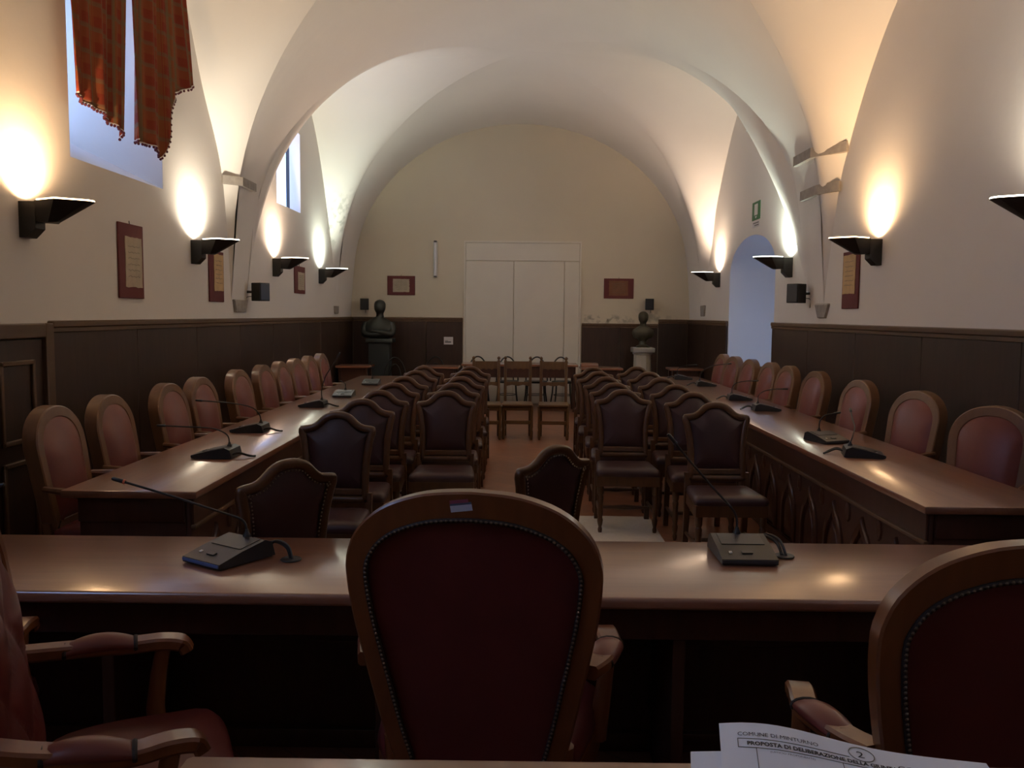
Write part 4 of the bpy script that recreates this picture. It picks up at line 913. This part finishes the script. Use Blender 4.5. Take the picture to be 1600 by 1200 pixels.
# ------------------------------------------------------------------ pictures, sign, card, tube, speakers
def picture(axis, fixed, a0, a1, z0, z1, pad_, pm, label, marks='script'):
    # axis 'L','R' (side walls) or 'F' (far wall)
    if axis == 'F': base = Matrix.Translation((0, fixed, 0)); 
    M = {'F': Matrix(((1, 0, 0, 0), (0, -1, 0, fixed), (0, 0, 1, 0), (0, 0, 0, 1))), 'L': Matrix(((0, 1, 0, fixed), (1, 0, 0, 0), (0, 0, 1, 0), (0, 0, 0, 1))), 'R': Matrix(((0, -1, 0, fixed), (1, 0, 0, 0), (0, 0, 1, 0), (0, 0, 0, 1)))}[axis]
    m = MB(); m.cb(a0, a1, 0.002, 0.016, z0, z1, 0.003, 1, M); o = m.build('parchment_panel', REDMAT); tag(o, label, 'picture', 'parchments on maroon boards')
    b0, b1, c0, c1 = a0 + pad_[0], a1 - pad_[1], z0 + pad_[2], z1 - pad_[3]
    poly = []
    def edge(pa, pb, n, am):
        for k in range(n):
            t = k / n; poly.append((pa[0] + (pb[0] - pa[0]) * t + random.uniform(-am, am), pa[1] + (pb[1] - pa[1]) * t + random.uniform(-am, am)))
    edge((b0, c0), (b1, c0), 7, .004); edge((b1, c0), (b1, c1), 9, .004); edge((b1, c1), (b0, c1), 7, .003); edge((b0, c1), (b0, c0), 9, .003)
    sh = MB().prism(poly, 0.016, 0.020, 'XZ', M).build('parchment', pm, o)
    m = MB()
    for k in range(6):
        zz = c1 - (c1 - c0) * (0.18 + 0.12 * k)
        m.tube([M @ Vector((b0 + (b1 - b0) * (0.15 + 0.7 * t / 14), 0.0203, zz + random.uniform(-.006, .006))) for t in range(15)], 0.0016, 4)
    m.build('faded_writing', INKF, sh)
    MB().tube([M @ Vector(((a0 + a1) / 2, 0.006, z1)), M @ Vector(((a0 + a1) / 2, 0.003, z1 + 0.025))], 0.003, 6).build('hanging_hook', BLK2, o)
    return o
picture('L', XL, 6.46, 6.88, 1.70, 2.27, (0.10, 0.035, 0.085, 0.10), PARCH, 'grey parchment with faded script on maroon board, under the plaid curtain')
picture('L', XL, 8.34, 8.74, 1.70, 2.20, (0.12, 0.02, 0.11, 0.03), PARCHB, 'tan parchment on maroon board half behind a lamp, plaid-curtain side')
picture('L', XL, 11.5, 12.05, 1.86, 2.23, (0.16, 0.06, 0.05, 0.08), PARCH, 'small pale parchment on maroon board between the two far lamps')
picture('R', XR, 7.71, 8.09, 1.68, 2.20, (0.07, 0.02, 0.135, 0.03), PARCHB, 'tan stained parchment on maroon board below the orange lamp, bare-wall side')
picture('F', YF, -2.38, -1.885, 1.93, 2.27, (0.10, 0.10, 0.055, 0.055), PARCH, 'pale parchment on maroon board above the bronze bust with folded arms')
picture('F', YF, 1.485, 2.015, 1.90, 2.255, (0.09, 0.10, 0.05, 0.04), PARCHD, 'brown parchment on maroon board above the low panelling near the marble column')
# white card
o = MB().bb(-1.365, -1.20, YF - 0.040, YF - 0.036, 1.055, 1.19).build('notice_card', PAPERC); tag(o, 'small white notice card fixed to the dark far panelling', 'card')
MB().bb(-1.345, -1.235, YF - 0.0415, YF - 0.040, 1.090, 1.108).build('printed_line', INK, o); MB().bb(-1.345, -1.29, YF - 0.0415, YF - 0.040, 1.118, 1.128).build('printed_line', INKF, o)
# fluorescent fitting, unlit
o = MB().cb(-1.555, -1.485, YF - 0.035, YF, 2.25, 2.89, 0.006, 2).build('tube_light', WHITEPL); tag(o, 'unlit vertical tube light on the cream far wall', 'lamp')
MB().tube([(-1.52, YF - 0.055, 2.275), (-1.52, YF - 0.055, 2.865)], 0.016, 12).build('tube', PAPER, o)
for z in (2.26, 2.88): MB().cb(-1.545, -1.495, YF - 0.075, YF - 0.03, z - 0.015, z + 0.015, 0.004, 1).build('end_cap', GREYP, o)
# exit sign
o = MB().bb(XR - 0.008, XR, 11.00, 11.36, 2.84, 3.07).build('exit_sign', GREEN); 
tag(o, 'green exit sign on the wall above the arched doorway', 'sign')
MB().bb(XR - 0.010, XR - 0.008, 11.10, 11.25, 2.90, 3.04).build('white_doorway_symbol', WHITEPL, o)
MB().prism([(11.13, 2.885), (11.22, 2.885), (11.175, 2.855)], XR - 0.010, XR - 0.008, 'YZ').build('white_arrow', WHITEPL, o)
MB().bb(XR - 0.004, XR, 11.02, 11.34, 2.75, 2.82).build('caption_strip', PAPERC, o)
for k in range(2): MB().bb(XR - 0.005, XR - 0.004, 11.05, 11.31 - 0.06 * k, 2.795 - 0.03 * k, 2.808 - 0.03 * k).build('caption_line', INKF, o)
o = MB().cb(XR - 0.07, XR, 10.85, 11.55, 4.02, 4.09, 0.008, 2).build('wall_fitting', STONE); tag(o, 'grey strip fitting high on the wall above the exit sign', 'fitting')
MB().tube([(XR - 0.075, 10.9, 4.03), (XR - 0.075, 11.5, 4.03)], 0.014, 8).build('tube', WHITEPL, o)
# speakers
def speaker(x, y, z, rz, label, wall, sc_=1.0, tilt=0):
    r = empty('speaker', (x, y, z), rz); tag(r, label, 'speaker', 'small black wall speakers')
    pl = [(-0.075, -0.065), (0.075, -0.065), (0.060, 0.075), (-0.060, 0.075)]
    m = MB(); m.loops([[(a * f, b * f, h) for a, b in pl] for h, f in ((-0.10, 0.95), (-0.095, 1), (0.095, 1), (0.10, 0.95))]); b = m.build('cabinet', BLK2, r, 25)
    MB().cb(-0.066, 0.066, -0.072, -0.064, -0.09, 0.09, 0.003, 1).build('grille', BLK, b)
    d = Vector(wall) ; Minv = Matrix.Rotation(-rz, 4, 'Z'); e = Minv @ (Vector(wall) - Vector((x, y, z)))
    MB().tube([(0, 0.06, 0.0), tuple(Vector((0, 0.06, 0)).lerp(e, 0.5)), tuple(e)], 0.014, 8).build('bracket', BLK2, r)
    MB().tube(smooth_curve([(0.02, 0.07, -0.05), tuple(e + Vector((0, 0, -0.06))), tuple(e + Vector((0, 0, -0.15)))], 5), 0.004, 6).build('cable', CABLE, r)
speaker(XL + 0.15, 9.52, 1.825, math.radians(62), 'black wall speaker by the vault springing, plaid-curtain side', (XL + 0.004, 9.50, 1.825))
speaker(XR - 0.14, 9.02, 1.845, math.radians(-58), 'black wall speaker by the vault springing, arched-doorway side', (XR - 0.004, 9.0, 1.845))
speaker(-2.77, YF - 0.16, 1.76, math.radians(15), 'black wall speaker behind the head of the bust with folded arms', (-2.77, YF - 0.004, 1.76))
speaker(2.29, YF - 0.14, 1.80, math.radians(-12), 'black wall speaker above the bust on the marble column', (2.33, YF - 0.004, 1.80))

# ------------------------------------------------------------------ busts
def loft_ellipses(secs, n=24):
    m = MB(); Ls = []
    for (z, cx, cy, rx, ry) in secs:
        Ls.append([(cx + rx * math.cos(2 * PI * k / n), cy + ry * math.sin(2 * PI * k / n), z) for k in range(n)])
    return m.loops(Ls)
def head_secs(z0, h, cx, cy):      # neck base z0 upward; face towards -Y
    t = [(0.0, 0.30, 0.32, 0.02), (0.12, 0.27, 0.30, 0.01), (0.22, 0.28, 0.34, -0.02), (0.30, 0.34, 0.44, -0.06), (0.42, 0.41, 0.50, -0.05), (0.58, 0.44, 0.53, -0.03), (0.75, 0.43, 0.52, 0.0), (0.88, 0.36, 0.44, 0.02), (0.96, 0.22, 0.28, 0.03), (1.0, 0.06, 0.08, 0.03)]
    return [(z0 + a * h, cx, cy + d * h * 0.5, rx * h * 0.78, ry * h * 0.74) for a, rx, ry, d in t]
def face(parent, z0, h, cx, cy, mat):
    m = MB(); fy = cy - 0.05 * h * 0.5 - 0.31 * h
    m.add([(cx - 0.035 * h, fy + 0.03 * h, z0 + 0.44 * h), (cx + 0.035 * h, fy + 0.03 * h, z0 + 0.44 * h), (cx, fy - 0.06 * h, z0 + 0.46 * h), (cx, fy + 0.01 * h, z0 + 0.64 * h), (cx, fy + 0.08 * h, z0 + 0.5 * h)], [(0, 1, 2), (0, 2, 3), (1, 3, 2), (0, 3, 4), (1, 4, 3), (0, 4, 1)])
    m.build('nose', mat, parent)
    for s in (-1, 1):
        loft_ellipses([(z0 + (0.47 + 0.03 * k) * h, cx + s * 0.27 * h, cy, 0.03 * h * math.sin(PI * (k + .5) / 6), 0.07 * h * math.sin(PI * (k + .5) / 6)) for k in range(6)], 10).build('ear', mat, parent)
        m = MB(); m.tube([(cx + s * 0.04 * h, fy + 0.025 * h, z0 + 0.66 * h), (cx + s * 0.11 * h, fy + 0.02 * h, z0 + 0.675 * h), (cx + s * 0.18 * h, fy + 0.07 * h, z0 + 0.655 * h)], [0.016 * h, 0.022 * h, 0.012 * h], 8); m.build('brow', mat, parent)
    m = MB(); m.tube([(cx - 0.09 * h, fy + 0.055 * h, z0 + 0.36 * h), (cx, fy + 0.012 * h, z0 + 0.365 * h), (cx + 0.09 * h, fy + 0.055 * h, z0 + 0.36 * h)], [0.008 * h, 0.018 * h, 0.008 * h], 8); m.build('mouth', mat, parent)
# bust with folded arms on a slate plinth
bx, by = -2.44, 14.82
o = loft_ellipses([(1.17, bx, by, 0.17, 0.11), (1.22, bx, by, 0.245, 0.15), (1.30, bx, by, 0.275, 0.16), (1.38, bx, by, 0.268, 0.15), (1.45, bx, by, 0.225, 0.125), (1.50, bx, by, 0.145, 0.10), (1.53, bx, by, 0.085, 0.085)] + head_secs(1.545, 0.29, bx + 0.02, by - 0.01), 28).build('bust', BRONZE)
tag(o, 'dark bronze bust with folded arms on a slate plinth in the corner', 'bust'); face(o, 1.545, 0.29, bx + 0.02, by - 0.01, BRONZE)
for s in (-1, 1):
    MB().tube(smooth_curve([(bx + s * 0.215, by, 1.43), (bx + s * 0.245, by - 0.05, 1.32), (bx + s * 0.215, by - 0.11, 1.245), (bx + s * 0.06, by - 0.155, 1.255 + 0.02 * s), (bx - s * 0.10, by - 0.15, 1.28 + 0.02 * s)], 5), [0.062] * 6 + [0.058] * 6 + [0.048] * 6 + [0.036] * 3, 12).build('arm', BRONZE, o)
o = MB().cb(-2.64, -2.18, 14.62, 15.02, 1.10, 1.17, 0.01, 2).build('plinth', PLIN); tag(o, 'dark slate plinth carrying the bust with folded arms', 'plinth')
MB().cb(-2.60, -2.24, 14.66, 14.99, 0.06, 1.10, 0.008, 1).build('shaft', PLIN, o); MB().cb(-2.63, -2.20, 14.63, 15.02, 0.0, 0.06, 0.008, 1).build('foot', PLIN, o)
# bust on fluted marble column
bx, by = 2.12, 14.85
o = loft_ellipses([(1.055, bx, by, 0.11, 0.11), (1.08, bx, by, 0.115, 0.115), (1.10, bx, by, 0.07, 0.07), (1.16, bx, by, 0.06, 0.06), (1.20, bx, by, 0.10, 0.08), (1.22, bx, by, 0.16, 0.10), (1.30, bx, by, 0.195, 0.115), (1.36, bx, by, 0.175, 0.11), (1.40, bx, by, 0.11, 0.09), (1.42, bx, by, 0.075, 0.08)] + head_secs(1.425, 0.25, bx, by - 0.01), 28).build('bust', BRONZEG)
tag(o, 'greenish bronze bust standing on a fluted marble column', 'bust'); face(o, 1.425, 0.25, bx, by - 0.01, BRONZEG)
m = MB(); n = 64; Ls = []
for z, r in ((0.10, 0.165), (0.2, 0.165), (0.85, 0.152), (0.93, 0.152)):
    Ls.append([((r - 0.010 * abs(math.sin(10 * PI * k / n)) ) * math.cos(2 * PI * k / n), (r - 0.010 * abs(math.sin(10 * PI * k / n))) * math.sin(2 * PI * k / n), z) for k in range(n)])
m.loops(Ls); co = m.build('marble_column', MARB); co.location = (bx, by, 0); tag(co, 'pale fluted marble column carrying the greenish bust', 'column')
MB().cb(-0.19, 0.19, -0.19, 0.19, 0.965, 1.055, 0.02, 3).build('capital', MARBG, co); MB().lathe([(0.15, 0.93), (0.172, 0.94), (0.172, 0.965)], 32).build('collar', MARB, co); MB().cb(-0.2, 0.2, -0.2, 0.2, 0, 0.10, 0.015, 2).build('base', MARBG, co)

# ------------------------------------------------------------------ plaid curtains
def curtain(name, top, hem, folds, amp, label, x0):
    # top: (y0, y1) at z = 4.42 ; hem: list of (t, y, z)
    nu, nv = 90, 30; hs = smooth_curve([(a, b, c) for a, b, c in hem], 12)
    def hemat(t):
        for p, q in zip(hs[:-1], hs[1:]):
            if p[0] <= t <= q[0] + 1e-9:
                f = (t - p[0]) / max(1e-9, q[0] - p[0]); return (p[1] + (q[1] - p[1]) * f, p[2] + (q[2] - p[2]) * f)
        return (hs[-1][1], hs[-1][2])
    vs = []; uv = []
    for i in range(nu + 1):
        t = i / nu; yb, zb = hemat(t); yt = top[0] + (top[1] - top[0]) * t
        for j in range(nv + 1):
            s = j / nv; yy = yt + (yb - yt) * s; zz = 4.42 + (zb - 4.42) * s
            x = x0 + amp * math.sin(folds * 2 * PI * t + 0.8 * s) * (0.55 + 0.45 * s) + 0.012 * math.sin(folds * 5.3 * PI * t + 1.3)
            vs.append((x, yy, zz)); uv.append((t * 1.5, (4.42 - zz) / 0.85))
    fs = [(i * (nv + 1) + j, i * (nv + 1) + j + 1, (i + 1) * (nv + 1) + j + 1, (i + 1) * (nv + 1) + j) for i in range(nu) for j in range(nv)]
    me = bpy.data.meshes.new(name); me.from_pydata(vs, [], fs); ul = me.uv_layers.new(name='UVMap')
    for lp in me.loops: ul.data[lp.index].uv = uv[lp.vertex_index]
    me.polygons.foreach_set('use_smooth', [True] * len(me.polygons)); me.materials.append(PLAID)
    o = bpy.data.objects.new(name, me); C.objects.link(o); tag(o, label, 'curtain', 'plaid curtain panels')
    sm = o.modifiers.new('thick', 'SOLIDIFY'); sm.thickness = 0.004
    hp = [Vector(vs[i * (nv + 1) + nv]) for i in range(nu + 1)]
    MB().tube(hp, 0.005, 6).build('white_hem_braid', POMW, o)
    m = MB(); acc = 0
    for a, b in zip(hp[:-1], hp[1:]):
        L = (b - a).length; acc += L
        if acc > 0.022:
            acc = 0; c = (a + b) / 2 - Vector((0, 0, 0.013)); r = 0.011
            m.lathe([(r * math.sin(PI * k / 5) + 1e-4, -r * math.cos(PI * k / 5)) for k in range(6)], 7, tuple(c))
    k = m.build('bobble_fringe', POM, o); k['kind'] = 'stuff'
    return o
curtain('curtain', (5.60, 6.58), [(0, 5.72, 3.03), (0.12, 5.76, 3.02), (0.5, 6.10, 2.97), (0.85, 6.33, 2.92), (1, 6.40, 2.86)], 2.5, 0.022, 'plaid curtain panel with slanting fringed hem, nearer the orange-glow lamp', XL + 0.10)
curtain('curtain', (6.56, 7.62), [(0, 6.59, 2.90), (0.15, 6.66, 2.90), (0.42, 7.02, 2.90), (0.50, 7.14, 2.86), (0.56, 7.22, 3.05), (0.64, 7.30, 3.36), (0.80, 7.55, 3.50), (1, 7.82, 3.62)], 3.5, 0.028, 'plaid curtain panel with deep folds and stepped fringed hem, nearer the white-glow lamp', XL + 0.10)
o = MB().tube([(XL + 0.10, 5.5, 4.438), (XL + 0.10, 7.72, 4.438)], 0.012, 10).build('curtain_rod', BLK2); tag(o, 'dark curtain rod above the plaid curtains', 'rod')
for y in (5.55, 6.57, 7.66): MB().tube([(XL, y, 4.43), (XL + 0.10, y, 4.43)], 0.008, 8).build('bracket', BLK2, o)
